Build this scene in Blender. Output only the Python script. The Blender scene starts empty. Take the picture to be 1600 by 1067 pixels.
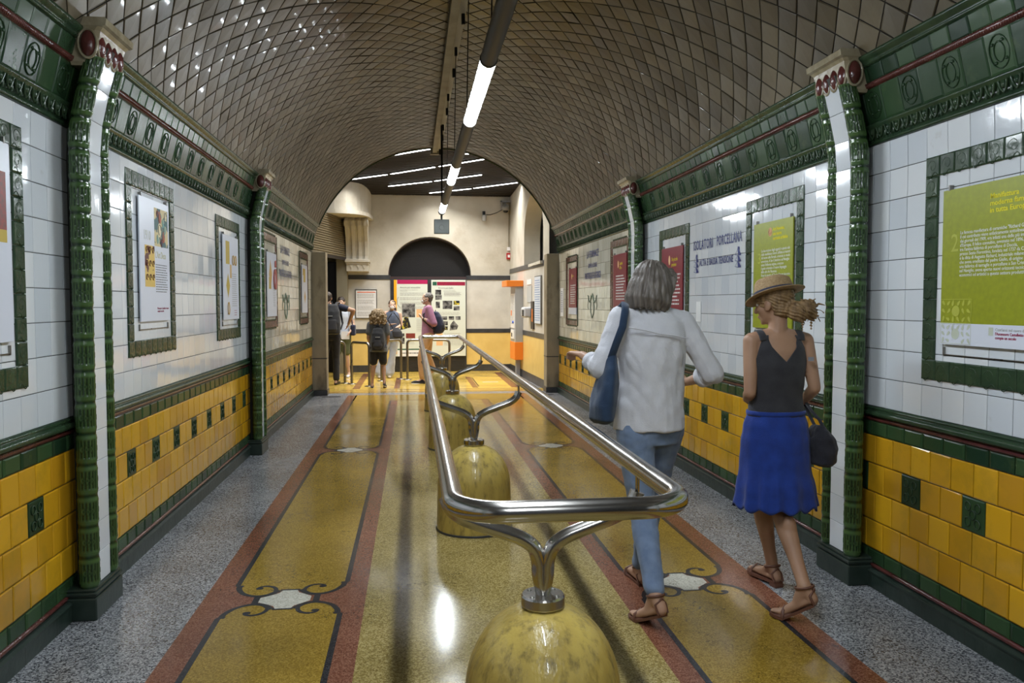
import bpy, bmesh, math, random
from math import pi, sin, cos, radians as rad, sqrt, atan2
from mathutils import Vector as V, Matrix, noise
random.seed(7)
SC = bpy.context.scene
COL = SC.collection

# ------------------------------------------------------------------ camera, world, exposure
cam = bpy.data.cameras.new('camera'); camo = bpy.data.objects.new('camera', cam); COL.objects.link(camo)
cam.lens = 27.99; cam.sensor_width = 36; cam.clip_start = .02; cam.clip_end = 100
camo.location = (0, 0, 1.5); camo.rotation_euler = (rad(90 - 2.738), 0, rad(-7.049))
SC.camera = camo
SC.view_settings.view_transform = 'Standard'; SC.view_settings.look = 'None'
SC.view_settings.gamma = 1; SC.view_settings.use_curve_mapping = False
SC.view_settings.exposure = 1.72
w = bpy.data.worlds.new('world'); SC.world = w; w.use_nodes = True
w.node_tree.nodes['Background'].inputs[0].default_value = (.8, .85, 1, 1)
w.node_tree.nodes['Background'].inputs[1].default_value = .02
TUBE_POWER = 41.0      # emission strength of the lit tubes
STRIP_POWER = 5.0      # look of the lit strips; the area lamps below them carry their power
STRIP_WATTS = 6.5
XC = .395              # centre line of the corridor

# ------------------------------------------------------------------ materials
def mat(name, base, rough=.5, metal=0, base2=None, nscale=8, bump=0, bscale=40, attr=None, spec=.5, coat=0,
        emit=None, estr=0, trans=0, ior=1.45, rvar=0, stretch=None, contrast=(.3, .7), alpha=1, sheen=0, dirt=None, dscale=3, damt=(.55, .75)):
    m = bpy.data.materials.new(name); m.use_nodes = True
    nt = m.node_tree; N = nt.nodes; L = nt.links; b = N['Principled BSDF']
    b.inputs['Base Color'].default_value = (*base, 1); b.inputs['Roughness'].default_value = rough
    b.inputs['Metallic'].default_value = metal; b.inputs['Specular IOR Level'].default_value = spec
    b.inputs['Coat Weight'].default_value = coat; b.inputs['Coat Roughness'].default_value = .05
    b.inputs['IOR'].default_value = ior; b.inputs['Transmission Weight'].default_value = trans
    b.inputs['Sheen Weight'].default_value = sheen
    if emit: b.inputs['Emission Color'].default_value = (*emit, 1); b.inputs['Emission Strength'].default_value = estr
    tc = N.new('ShaderNodeTexCoord'); mp = N.new('ShaderNodeMapping'); L.new(tc.outputs['Object'], mp.inputs[0])
    if stretch: mp.inputs['Scale'].default_value = stretch
    col = None
    if base2:
        mx = N.new('ShaderNodeMix'); mx.data_type = 'RGBA'; mx.inputs[6].default_value = (*base, 1); mx.inputs[7].default_value = (*base2, 1)
        if attr:
            at = N.new('ShaderNodeAttribute'); at.attribute_name = attr
            L.new(at.outputs['Fac'], mx.inputs[0])
        else:
            n = N.new('ShaderNodeTexNoise'); n.inputs['Scale'].default_value = nscale; n.inputs['Detail'].default_value = 5
            mr = N.new('ShaderNodeMapRange'); mr.inputs[1].default_value, mr.inputs[2].default_value = contrast
            L.new(mp.outputs[0], n.inputs[0]); L.new(n.outputs[0], mr.inputs[0]); L.new(mr.outputs[0], mx.inputs[0])
        col = mx.outputs[2]
    if dirt:
        n = N.new('ShaderNodeTexNoise'); n.inputs['Scale'].default_value = dscale; n.inputs['Detail'].default_value = 8; n.inputs['Roughness'].default_value = .65
        mr = N.new('ShaderNodeMapRange'); mr.inputs[1].default_value, mr.inputs[2].default_value = damt
        m2 = N.new('ShaderNodeMix'); m2.data_type = 'RGBA'; m2.inputs[6].default_value = (*base, 1); m2.inputs[7].default_value = (*dirt, 1)
        L.new(mp.outputs[0], n.inputs[0]); L.new(n.outputs[0], mr.inputs[0]); L.new(mr.outputs[0], m2.inputs[0])
        if col: L.new(col, m2.inputs[6])
        col = m2.outputs[2]
    if col: L.new(col, b.inputs['Base Color'])
    if rvar:
        n = N.new('ShaderNodeTexNoise'); n.inputs['Scale'].default_value = 3
        mr = N.new('ShaderNodeMapRange'); mr.inputs[3].default_value = max(0, rough - rvar); mr.inputs[4].default_value = rough + rvar
        mr.inputs[1].default_value = .3; mr.inputs[2].default_value = .7
        L.new(mp.outputs[0], n.inputs[0]); L.new(n.outputs[0], mr.inputs[0]); L.new(mr.outputs[0], b.inputs['Roughness'])
    if bump:
        n = N.new('ShaderNodeTexNoise'); n.inputs['Scale'].default_value = bscale; n.inputs['Detail'].default_value = 3
        bp = N.new('ShaderNodeBump'); bp.inputs['Strength'].default_value = bump; bp.inputs['Distance'].default_value = .01
        L.new(mp.outputs[0], n.inputs[0]); L.new(n.outputs[0], bp.inputs['Height']); L.new(bp.outputs[0], b.inputs['Normal'])
    return m

def terrazzo(name, c1, c2, c3, scale=170, rough=.2):
    m = bpy.data.materials.new(name); m.use_nodes = True
    nt = m.node_tree; N = nt.nodes; L = nt.links; b = N['Principled BSDF']
    tc = N.new('ShaderNodeTexCoord')
    vo = N.new('ShaderNodeTexVoronoi'); vo.inputs['Scale'].default_value = scale
    L.new(tc.outputs['Object'], vo.inputs['Vector'])
    sx = N.new('ShaderNodeSeparateColor'); L.new(vo.outputs['Color'], sx.inputs[0])
    rp = N.new('ShaderNodeValToRGB'); e = rp.color_ramp.elements
    e[0].color = (*c1, 1); e[1].color = (*c3, 1); e[0].position = .1; e[1].position = .95
    k = e.new(.5); k.color = (*c2, 1)
    L.new(sx.outputs[0], rp.inputs[0])
    n = N.new('ShaderNodeTexNoise'); n.inputs['Scale'].default_value = 1.3; n.inputs['Detail'].default_value = 6
    L.new(tc.outputs['Object'], n.inputs[0])
    mr = N.new('ShaderNodeMapRange'); mr.inputs[1].default_value = .3; mr.inputs[2].default_value = .7; mr.inputs[3].default_value = .72; mr.inputs[4].default_value = 1.12
    L.new(n.outputs[0], mr.inputs[0])
    mx = N.new('ShaderNodeMix'); mx.data_type = 'RGBA'; mx.blend_type = 'MULTIPLY'; mx.inputs[0].default_value = 1
    cb = N.new('ShaderNodeCombineColor')
    for i in range(3): L.new(mr.outputs[0], cb.inputs[i])
    L.new(rp.outputs[0], mx.inputs[6]); L.new(cb.outputs[0], mx.inputs[7])
    # long wandering cracks in the old pour
    n2 = N.new('ShaderNodeTexNoise'); n2.inputs['Scale'].default_value = .9; n2.inputs['Detail'].default_value = 7; n2.inputs['Roughness'].default_value = .6
    L.new(tc.outputs['Object'], n2.inputs[0])
    ab = N.new('ShaderNodeMath'); ab.operation = 'SUBTRACT'; ab.inputs[1].default_value = .56; L.new(n2.outputs[0], ab.inputs[0])
    a2 = N.new('ShaderNodeMath'); a2.operation = 'ABSOLUTE'; L.new(ab.outputs[0], a2.inputs[0])
    a3 = N.new('ShaderNodeMath'); a3.operation = 'LESS_THAN'; a3.inputs[1].default_value = .0009; L.new(a2.outputs[0], a3.inputs[0])
    m3 = N.new('ShaderNodeMix'); m3.data_type = 'RGBA'; m3.inputs[7].default_value = (c1[0]*.4, c1[1]*.4, c1[2]*.4, 1)
    L.new(a3.outputs[0], m3.inputs[0]); L.new(mx.outputs[2], m3.inputs[6]); L.new(m3.outputs[2], b.inputs['Base Color'])
    mr2 = N.new('ShaderNodeMapRange'); mr2.inputs[1].default_value = .3; mr2.inputs[2].default_value = .7
    mr2.inputs[3].default_value = rough - .05; mr2.inputs[4].default_value = rough + .05; b.inputs['Specular IOR Level'].default_value = .3
    L.new(n.outputs[0], mr2.inputs[0]); L.new(mr2.outputs[0], b.inputs['Roughness'])
    bp = N.new('ShaderNodeBump'); bp.inputs['Strength'].default_value = .05; bp.inputs['Distance'].default_value = .004
    n4 = N.new('ShaderNodeTexNoise'); n4.inputs['Scale'].default_value = 14; L.new(tc.outputs['Object'], n4.inputs[0])
    L.new(n4.outputs[0], bp.inputs['Height']); L.new(bp.outputs[0], b.inputs['Normal'])
    return m

T = dict(
 white=mat('white_glazed_tile', (.60, .64, .69), .09, base2=(.71, .735, .76), attr='Col', bump=.10, bscale=9, spec=.6, coat=.3, dirt=(.36, .33, .28), dscale=5, damt=(.66, .9)),
 cream=mat('cream_glazed_tile', (.58, .55, .44), .10, base2=(.76, .73, .62), attr='Col', bump=.14, bscale=9, spec=.6, coat=.3, dirt=(.5, .42, .34), dscale=4, damt=(.62, .9)),
 yellow=mat('yellow_glazed_tile', (.50, .25, .012), .15, base2=(.66, .36, .015), attr='Col', bump=.15, bscale=11, coat=.25, dirt=(.22, .16, .015), dscale=4, damt=(.5, .95)),
 green=mat('green_glazed_tile', (.013, .034, .017), .26, base2=(.034, .074, .028), attr='Col', bump=.18, bscale=12, coat=.0, spec=.3, dirt=(.065, .10, .035), dscale=9, damt=(.58, .9)),
 dgreen=mat('dark_green_glaze', (.016, .036, .020), .24, base2=(.035, .065, .03), bump=.3, bscale=25, coat=.08, spec=.35),
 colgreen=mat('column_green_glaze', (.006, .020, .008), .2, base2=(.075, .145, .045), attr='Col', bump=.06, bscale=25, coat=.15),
 maroon=mat('maroon_glaze', (.065, .016, .014), .2, base2=(.12, .035, .03), bump=.3, bscale=60, coat=.3),
 grout=mat('dark_grout', (.05, .05, .045), .8),
 plinth=mat('blackish_green_plinth', (.014, .026, .02), .32, base2=(.03, .045, .036), bump=.2, bscale=20),
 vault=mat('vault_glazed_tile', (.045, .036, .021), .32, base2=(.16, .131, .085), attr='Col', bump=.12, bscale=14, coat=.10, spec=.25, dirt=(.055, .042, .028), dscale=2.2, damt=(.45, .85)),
 vgrout=mat('vault_joint', (.014, .012, .009), .95),
 capcream=mat('capital_cream_glaze', (.36, .32, .22), .2, base2=(.22, .18, .11), nscale=12, coat=.3, bump=.2),
)
GREY = terrazzo('grey_terrazzo', (.05, .052, .06), (.24, .25, .27), (.44, .45, .46), 150, .24)
RED = terrazzo('red_terrazzo', (.13, .045, .025), (.20, .075, .042), (.30, .14, .09), 190, .2)
OCH = terrazzo('ochre_terrazzo', (.21, .13, .016), (.30, .19, .026), (.40, .27, .05), 190, .16)
YEL = terrazzo('straw_terrazzo', (.19, .135, .038), (.31, .235, .075), (.46, .37, .16), 170, .14)
BLK = terrazzo('black_inlay', (.015, .016, .02), (.025, .026, .03), (.05, .05, .055), 200, .2)
WHI = terrazzo('white_inlay', (.42, .40, .33), (.55, .53, .45), (.65, .63, .55), 150, .22)
HYL = terrazzo('hall_yellow_floor', (.58, .38, .06), (.68, .46, .09), (.74, .54, .15), 150, .15)
STEEL = mat('brushed_steel', (.50, .48, .45), .2, 1, rvar=.05)
STEELD = mat('dull_steel', (.27, .26, .24), .34, 1, rvar=.08)
def paint(name, c, rough=.6, **k): return mat(name, c, rough, **k)
BLACKP = paint('black_plastic', (.012, .012, .014), .4)
LAMPH = paint('charcoal_lamp_housing', (.035, .033, .03), .45)
LIT = mat('lit_tube', (.9, .95, 1), .3, emit=(.86, .94, 1), estr=TUBE_POWER)
STRIP = mat('lit_ceiling_strip', (.9, .95, 1), .3, emit=(.95, .97, 1), estr=STRIP_POWER)
CONDU = paint('beige_conduit_paint', (.30, .27, .19), .5, base2=(.2, .18, .12), nscale=5)
CREAMW = mat('cream_plaster', (.60, .57, .49), .8, base2=(.49, .46, .38), nscale=2.5, bump=.25, bscale=18, dirt=(.40, .34, .25), dscale=1.8, damt=(.55, .85))
STONEW = mat('white_marble_cladding', (.66, .64, .58), .35, base2=(.52, .50, .45), nscale=3, dirt=(.4, .36, .3), dscale=2, damt=(.6, .9))
YELW = mat('yellow_marble_cladding', (.78, .58, .20), .35, base2=(.70, .50, .16), nscale=4, dirt=(.5, .35, .12), damt=(.6, .9))
BLKW = mat('black_stone_band', (.03, .032, .036), .35, base2=(.06, .062, .066), nscale=6)
BROWNC = mat('brown_slat_paint', (.022, .017, .014), .6)
PILLAR = mat('stained_concrete', (.34, .29, .20), .7, base2=(.24, .20, .13), nscale=4, bump=.3, bscale=30, dirt=(.07, .05, .03), dscale=3, damt=(.5, .72), stretch=(1, 1, .45))

# ------------------------------------------------------------------ mesh helpers
class MB:
    """collects faces, then links them as one mesh object"""
    def __init__(s): s.v = []; s.f = []; s.m = []; s.c = []; s.sm = []
    def add(s, vs, fs, m=0, c=0.5, smooth=False):
        o = len(s.v); s.v += [tuple(p) for p in vs]
        for f in fs: s.f.append([i + o for i in f]); s.m.append(m); s.c.append(c); s.sm.append(smooth)
    def box(s, a, b, m=0, c=.5, rz=0, bev=0):
        (x0, y0, z0), (x1, y1, z1) = a, b
        if bev <= 0:
            vs = [(x0, y0, z0), (x1, y0, z0), (x1, y1, z0), (x0, y1, z0), (x0, y0, z1), (x1, y0, z1), (x1, y1, z1), (x0, y1, z1)]
            fs = [(0, 3, 2, 1), (4, 5, 6, 7), (0, 1, 5, 4), (1, 2, 6, 5), (2, 3, 7, 6), (3, 0, 4, 7)]
        else:
            bm = bmesh.new(); bmesh.ops.create_cube(bm, size=1)
            for q in bm.verts: q.co = V(((x0+x1)/2 + q.co.x*(x1-x0), (y0+y1)/2 + q.co.y*(y1-y0), (z0+z1)/2 + q.co.z*(z1-z0)))
            bmesh.ops.bevel(bm, geom=bm.edges[:], offset=bev, segments=2, affect='EDGES', profile=.5)
            bm.verts.index_update(); vs = [q.co.copy() for q in bm.verts]; fs = [[q.index for q in f.verts] for f in bm.faces]; bm.free()
        if rz:
            cx, cy = (x0+x1)/2, (y0+y1)/2
            vs = [(cx + (p[0]-cx)*cos(rz) - (p[1]-cy)*sin(rz), cy + (p[0]-cx)*sin(rz) + (p[1]-cy)*cos(rz), p[2]) for p in vs]
        s.add(vs, fs, m, c)
    def rings(s, rs, m=0, c=.5, cap=True, smooth=True, closed=False):
        n = len(rs[0]); vs = [p for r in rs for p in r]; fs = []
        k = len(rs)
        for i in range(k if closed else k - 1):
            a, b = i*n, ((i+1) % k)*n
            for j in range(n): j2 = (j+1) % n; fs.append((a+j, a+j2, b+j2, b+j))
        s.add(vs, fs, m, c, smooth)
        if cap and not closed:
            s.add(rs[0], [list(range(n))[::-1]], m, c); s.add(rs[-1], [list(range(n))], m, c)
    def tube(s, pts, r, n=12, m=0, c=.5, closed=False, cap=True, flat=1.0, up=None):
        pts = [V(p) for p in pts]; k = len(pts); rs = []; u = None
        for i, p in enumerate(pts):
            if closed: t = (pts[(i+1) % k] - pts[i-1])
            else: t = (pts[min(i+1, k-1)] - pts[max(i-1, 0)])
            t.normalize()
            if u is None: u = V(up) if up else t.orthogonal()
            u = (u - t*u.dot(t)); u = u.normalized() if u.length > 1e-6 else t.orthogonal().normalized()
            w_ = t.cross(u); rr = r[i] if isinstance(r, (list, tuple)) else r
            rs.append([p + u*cos(2*pi*j/n)*rr + w_*sin(2*pi*j/n)*rr*flat for j in range(n)])
        s.rings(rs, m, c, cap, True, closed)
    def lathe(s, prof, cx=0, cy=0, n=32, m=0, c=.5, cap=True, fn=None):
        rs = [[(cx + cos(2*pi*j/n)*r, cy + sin(2*pi*j/n)*r, z) for j in range(n)] for r, z in prof]
        s.rings(rs, m, c, cap)
    def prism(s, poly, plane, d0, d1, m=0, c=.5):
        """polygon in 2D extruded; plane: function (a,b,d)->xyz"""
        n = len(poly); vs = [plane(a, b, d0) for a, b in poly] + [plane(a, b, d1) for a, b in poly]
        fs = [list(range(n))[::-1], list(range(n, 2*n))] + [(i, (i+1) % n, n+(i+1) % n, n+i) for i in range(n)]
        s.add(vs, fs, m, c)
    def ball(s, c0, r, m=0, n=10, c=.5, M=None):
        rx, ry, rz = (r, r, r) if not isinstance(r, (tuple, list)) else r
        c0 = V(c0); rs = []
        for i in range(1, n):
            a = -pi/2 + pi*i/n
            ring = [V((cos(a)*cos(2*pi*j/(2*n))*rx, cos(a)*sin(2*pi*j/(2*n))*ry, sin(a)*rz)) for j in range(2*n)]
            if M: ring = [M @ q for q in ring]
            rs.append([c0 + q for q in ring])
        s.rings(rs, m, c, True)
    def build(s, name, mats, parent=None, loc=None, fixn=True):
        me = bpy.data.meshes.new(name); me.from_pydata(s.v, [], s.f)
        if not isinstance(mats, (list, tuple)): mats = [mats]
        for q in mats: me.materials.append(q)
        me.polygons.foreach_set('material_index', s.m); me.polygons.foreach_set('use_smooth', s.sm)
        at = me.color_attributes.new('Col', 'FLOAT_COLOR', 'CORNER'); buf = []
        for f, c in zip(s.f, s.c): buf += [c, c, c, 1]*len(f)
        at.data.foreach_set('color', buf)
        if fixn:
            bm = bmesh.new(); bm.from_mesh(me); bmesh.ops.recalc_face_normals(bm, faces=bm.faces[:]); bm.to_mesh(me); bm.free()
        me.update(); o = bpy.data.objects.new(name, me); COL.objects.link(o)
        if parent: o.parent = parent
        if loc: o.location = loc
        return o

def tag(o, label, cat, group=None, kind=None):
    o['label'] = label; o['category'] = cat
    if group: o['group'] = group
    if kind: o['kind'] = kind
    return o
def struct(o, label=None, cat=None):
    o['kind'] = 'structure'
    if label: o['label'] = label
    if cat: o['category'] = cat
    return o
def thing(name, label, cat, loc=(0, 0, 0), rz=0, group=None, M=None):
    o = bpy.data.objects.new(name, None); COL.objects.link(o); o.empty_display_size = .1
    if M is not None: o.matrix_world = M
    else: o.location = loc; o.rotation_euler = (0, 0, rz)
    return tag(o, label, cat, group)
def copy_tree(o, parent=None):
    c = o.copy(); COL.objects.link(c)
    if parent: c.parent = parent
    for ch in [x for x in bpy.data.objects if x.parent == o and x is not c]: copy_tree(ch, c)
    return c
def rod(name, p0, p1, r, m, parent, n=10):
    b = MB(); b.tube([p0, p1], r, n); return b.build(name, m, parent)

def text(body, size, x, y, m, parent, name='lettering', sx=1.0, align='LEFT', d=.0012, ext=.0004, spacing=1.0, bold=0, line=1.0, shear=0, fit=None):
    """flat lettering in the parent's own x (right) / y (up) plane"""
    cu = bpy.data.curves.new('t', 'FONT'); cu.body = body; cu.size = size; cu.align_x = align; cu.align_y = 'TOP'
    cu.extrude = ext; cu.space_character = spacing; cu.space_line = line; cu.offset = bold; cu.shear = shear; cu.resolution_u = 2
    tmp = bpy.data.objects.new('t', cu); me = bpy.data.meshes.new_from_object(tmp)
    bpy.data.objects.remove(tmp); bpy.data.curves.remove(cu)
    if fit:
        xs = [v.co.x for v in me.vertices]; ys = [v.co.y for v in me.vertices]; x0, x1, y0, y1 = min(xs), max(xs), min(ys), max(ys)
        for v in me.vertices: v.co = ((v.co.x-x0)*fit[0]/(x1-x0), (v.co.y-y1)*fit[1]/(y1-y0), v.co.z)
    for v in me.vertices: v.co = (x + v.co.x*sx, y + v.co.y, d + v.co.z)
    me.materials.clear(); me.materials.append(m); me.name = name
    o = bpy.data.objects.new(name, me); COL.objects.link(o); o.parent = parent; return o

def wallM(side, Y, Z, depth=0):
    """local frame on a wall: x right, y up, z out of the wall, for somebody facing it"""
    if side == 'L': return Matrix(((0, 0, 1, XC-2.03+depth), (1, 0, 0, Y), (0, 1, 0, Z), (0, 0, 0, 1)))
    if side == 'R': return Matrix(((0, 0, -1, XC+2.03-depth), (-1, 0, 0, Y), (0, 1, 0, Z), (0, 0, 0, 1)))
def farM(X, Y, Z): return Matrix(((1, 0, 0, X), (0, 0, -1, Y), (0, 1, 0, Z), (0, 0, 0, 1)))

# ------------------------------------------------------------------ tiles
def tile(mb, P, quad, rise=.004, bev=.003, tilt=.004, m=0, c=None, gap=.001):
    cu = sum(q[0] for q in quad)/4; cv = sum(q[1] for q in quad)/4
    tu, tv = random.gauss(0, tilt), random.gauss(0, tilt)
    def sh(q, d):
        du, dv = q[0]-cu, q[1]-cv; L = max(1e-6, sqrt(du*du+dv*dv)); k = max(0, 1 - d*1.41/L); return cu+du*k, cv+dv*k
    o = [sh(q, gap) for q in quad]; i = [sh(q, gap+bev) for q in quad]
    vs = [P(a, b, 0) for a, b in o] + [P(a, b, rise*.6) for a, b in o] + [P(a, b, rise + (a-cu)*tu + (b-cv)*tv) for a, b in i]
    fs = [(8, 9, 10, 11)] + [(k, (k+1) % 4, 4+(k+1) % 4, 4+k) for k in range(4)] + [(4+k, 4+(k+1) % 4, 8+(k+1) % 4, 8+k) for k in range(4)]
    mb.add(vs, fs, m, random.random() if c is None else c)
def lean(z): return 0 if z < 2.28 else .115*((z-2.28)/.47)**1.3
WALLY0, WALLY1 = -1.9, 13.15
PIL = [-.065, 4.082, 8.229]
BAYS = [(-1.9, -.17), (.06, 4.05), (4.11, 8.197), (8.26, 13.15)]
def wallP(side):
    s = -1 if side == 'L' else 1
    return lambda y, z, d: (XC + s*(2.03 - lean(z) - d), y, z)
FR = {'L': [(.9, 3.60, 1.145, 2.235), (4.81, 5.73, 1.185, 2.28), (6.90, 7.80, 1.185, 2.245), (9.0, 9.87, 1.22, 2.29), (11.78, 12.7, 1.2, 2.25)],
      'R': [(.9, 3.54, 1.14, 2.185), (4.73, 5.60, 1.19, 2.24), (6.81, 7.67, 1.19, 2.21), (8.80, 9.62, 1.18, 2.257), (11.62, 12.50, 1.165, 2.22)]}
PITCH = .1475
OFF = {'R': [(.5, .99), (.51, .98), (.65, .15), (.35, .85)], 'L': [(.5, .99), (.26, .74), (.35, .85), (.8, .3)]}
G0 = {'R': [0, 3, 3, 1], 'L': [0, 3, 2, 1]}
def row(mb, P, bay, z0, z1, off, pitch=None, m=0, skip=None, **k):
    pitch = pitch or PITCH; y = bay[1] - off*pitch
    ys = [bay[1]]
    while y > bay[0] + .004:
        if ys[-1] - y > .01: ys.append(y)
        y -= pitch
    ys.append(bay[0]); i = 0
    for a, b in zip(ys[1:], ys[:-1]):
        mm = m(i) if callable(m) else m; i += 1
        if mm is None: continue
        tile(mb, P, [(a, z0), (b, z0), (b, z1), (a, z1)], m=mm, **k)
def profile(mb, side, pts, y0, y1, m=0, smooth=True):
    """mouldings: pts = (distance from centre line, z)"""
    s = -1 if side == 'L' else 1
    a = [(XC + s*d, y0, z) for d, z in pts]; b = [(XC + s*d, y1, z) for d, z in pts]; n = len(pts)
    mb.add(a+b, [(i, i+1, n+i+1, n+i) for i in range(n-1)], m, .5, smooth)
def arc(d0, z0, r, a0, a1, n=6): return [(d0 - r*cos(rad(a0+(a1-a0)*i/n)), z0 + r*sin(rad(a0+(a1-a0)*i/n))) for i in range(n+1)]

WM = [T['white'], T['cream'], T['yellow'], T['green'], T['dgreen'], T['maroon'], T['grout'], T['plinth']]
for side in 'LR':
    P = wallP(side); mb = MB(); s = -1 if side == 'L' else 1
    # masonry behind the tiles
    zs = [0, 1, 2.28, 2.4, 2.5, 2.6, 2.7, 2.76]
    poly = [(2.031 - lean(z), z) for z in zs] + [(2.3, 2.76), (2.3, 0)]
    mb.prism(poly, lambda a, b, d: (XC + s*a, d, b), WALLY0-4, WALLY1, m=6)
    for bi, bay in enumerate(BAYS):
        wm = 1 if bi == 3 else 0
        for r in range(9):
            row(mb, P, bay, .957+r*.1526, .957+(r+1)*.1526, [1, .44, .44, .6][bi], m=wm, rise=.003, bev=.002, tilt=.0045, gap=.0017)
        gp = 3
        oA, oB = OFF[side][bi]
        for r in range(4):
            z0 = .197 + r*.1515
            g = (lambda i: 3 if (i - G0[side][bi]) % gp == 0 and (i or oA > .5) else 2) if r == 2 else 2
            row(mb, P, bay, z0, z0+.1515, [oA, oB, oA, oB][r], m=g, rise=.007, bev=.006, tilt=.006, gap=.0024)
        for z0 in (.120, .803): row(mb, P, bay, z0, z0+.0745, .6, m=3, rise=.009, bev=.011, tilt=.006, gap=.002)
        # relief whorls on the green insets
        y = bay[1] - oA*PITCH - (G0[side][bi]-1)*PITCH
        while y > bay[0]+.1 and y > 1.2:
            for (u, v) in ((-.03, -.035), (.03, -.035), (0, .0), (-.03, .035), (.03, .035)):
                mb.tube([P(y-PITCH/2+u+cos(t)*.018, .197+2.5*.1515+v+sin(t)*.02, .009) for t in [2*pi*q/10 for q in range(10)]], .003, 5, m=4, closed=True)
            y -= gp*PITCH
        y0, y1 = bay
        # skirting and dado mouldings
        profile(mb, side, [(2.03, .0), (2.0, 0), (2.0, .078)], y0, y1, 7, False); profile(mb, side, [(2.0, .078), (1.994, .08), (1.994, .088), (2.008, .096), (2.022, .098), (2.03, .1)], y0, y1, 7, False)
        for q in range(int((y1-y0)/.295)): profile(mb, side, [(1.9992, .001), (1.9992, .077)], y1-.3-q*.295, y1-.297-q*.295, 6, False)
        profile(mb, side, [(2.03, .098), (2.017, .1), (2.015, .118), (2.03, .121)], y0, y1, 5)
        profile(mb, side, [(2.03, .877), (2.02, .879), (2.016, .892), (2.02, .904), (2.03, .907)], y0, y1, 5)
        profile(mb, side, [(2.03, .905)] + arc(2.012, .921, .016, -80, 80) + [(2.02, .938), (2.012, .943), (2.012, .952), (2.03, .957)], y0, y1, 4)
        if y1 < 1: continue
        # cornice: moulded relief band, tiles, rope bead, small tiles, top moulding
        def L_(z, d): return (2.03 - lean(z) - d, z)
        profile(mb, side, [L_(2.33, 0), L_(2.331, .018), L_(2.342, .022), L_(2.35, .008), L_(2.40, .016), L_(2.418, .03), L_(2.43, .032), L_(2.436, .012)], y0, y1, 4)
        row(mb, P, bay, 2.437, 2.607, .5, m=3, rise=.008, bev=.008, tilt=.012)
        row(mb, P, bay, 2.636, 2.712, .2, pitch=.125, m=3, rise=.008, bev=.007, tilt=.012)
        profile(mb, side, [L_(2.606, 0), L_(2.609, .012), L_(2.621, .02), L_(2.633, .012), L_(2.637, 0)], y0, y1, 5)
        profile(mb, side, [L_(2.711, 0), L_(2.713, .016), L_(2.722, .02), L_(2.727, .01), L_(2.735, .02), L_(2.75, .03), L_(2.762, .03), L_(2.764, -.02)], y0, y1, 4)
        y = y1 - .03; k = 0
        while y > max(y0, .3) + .04:      # scrolls of the relief band
            mb.tube([P(y + q*.026, 2.408 - .05*(1-(q)**2), .024) for q in (-1, -.8, -.5, 0, .5, .8, 1)], .0055, 6, m=4)
            mb.ball(P(y, 2.392, .02), (.012, .012, .018), m=4, n=5)
            mb.ball(P(y+.036, 2.375, .015), (.009, .007, .022), m=4, n=5)
            y -= .072
        y = y1 - .5*PITCH - PITCH/2; k = 0
        while y > max(y0, .8) + .08:      # every other cornice tile carries an oval relief
            if k % 2 == 0:
                for rx, rz in ((.055, .066), (.030, .040)):
                    mb.tube([P(y+cos(t)*rx, 2.522+sin(t)*rz, .010) for t in [2*pi*q/16 for q in range(16)]], .0032, 5, m=3, closed=True, c=.3)
                for q in range(4): mb.ball(P(y+cos(q*pi/2+.7)*.042, 2.522+sin(q*pi/2+.7)*.052, .01), .008, m=3, n=4, c=.3)
            y -= PITCH; k += 1
        y = y1
        while y > max(y0, 2.0) and bi < 3:  # twisted bead
            mb.tube([P(y, 2.611, .016), P(y-.014, 2.632, .016)], .004, 5, m=5); y -= .014
    o = mb.build('wall_left' if side == 'L' else 'wall_right', WM)
    struct(o, 'tiled %s wall, white above and yellow below' % ('left' if side == 'L' else 'right'), 'wall')

# relief tile frames set in the walls round each poster
def tile_frame(side, f, far):
    y0, y1, z0, z1 = f; P = wallP(side); mb = MB(); bw = .095 if not far else .085
    if far: bw = .08
    def seg(a0, a1, b0, b1, horiz):
        L = (a1-a0) if horiz else (b1-b0); n = max(1, round(L/.1))
        for i in range(n):
            if horiz: q = (a0+L*i/n, a0+L*(i+1)/n, b0, b1)
            else: q = (a0, a1, b0+L*i/n, b0+L*(i+1)/n)
            tile(mb, lambda a, b, d: P(a, b, d+.004), [(q[0], q[2]), (q[1], q[2]), (q[1], q[3]), (q[0], q[3])], rise=.008, bev=.006, m=1 if far else 0, tilt=.006, c=.25)
            cy_, cz_ = (q[0]+q[1])/2, (q[2]+q[3])/2
            if not far and cy_ > 1.9:
                pts = [P(cy_ + cos(t)*(.036-.0042*t), cz_ + sin(t)*(.036-.0042*t), .0108) for t in [k*.55 for k in range(13)]]
                mb.tube(pts, .0026, 5, m=0, c=.2, flat=.7)
                mb.tube([P(cy_ - .036 + .01*k, cz_ - .04 + .012*sin(k*.9), .0115) for k in range(8)], .0022, 5, m=0, c=.2)
    seg(y0, y1, z1-bw, z1, True); seg(y0, y1, z0, z0+bw, True)
    seg(y0, y0+bw, z0+bw, z1-bw, False); seg(y1-bw, y1, z0+bw, z1-bw, False)
    if far:   # small green checks inside and outside the maroon border
        for zz in (z1-bw-.016, z1-.001, z0+bw, z0-.015):
            n = int((y1-y0-2*bw)/.05)
            for i in range(n): mb.box(*[tuple(map(min, zip(P(y0+bw+i*.05, zz, .004), P(y0+bw+i*.05+.03, zz+.016, .015)))), tuple(map(max, zip(P(y0+bw+i*.05, zz, .004), P(y0+bw+i*.05+.03, zz+.016, .015))))], m=0)
        for yy in (y0-.012, y1-.003):
            a, b = P(yy, z0, .003), P(yy+.014, z1, .013); mb.box(tuple(map(min, zip(a, b))), tuple(map(max, zip(a, b))), m=0)
    return mb
k = 0
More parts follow.
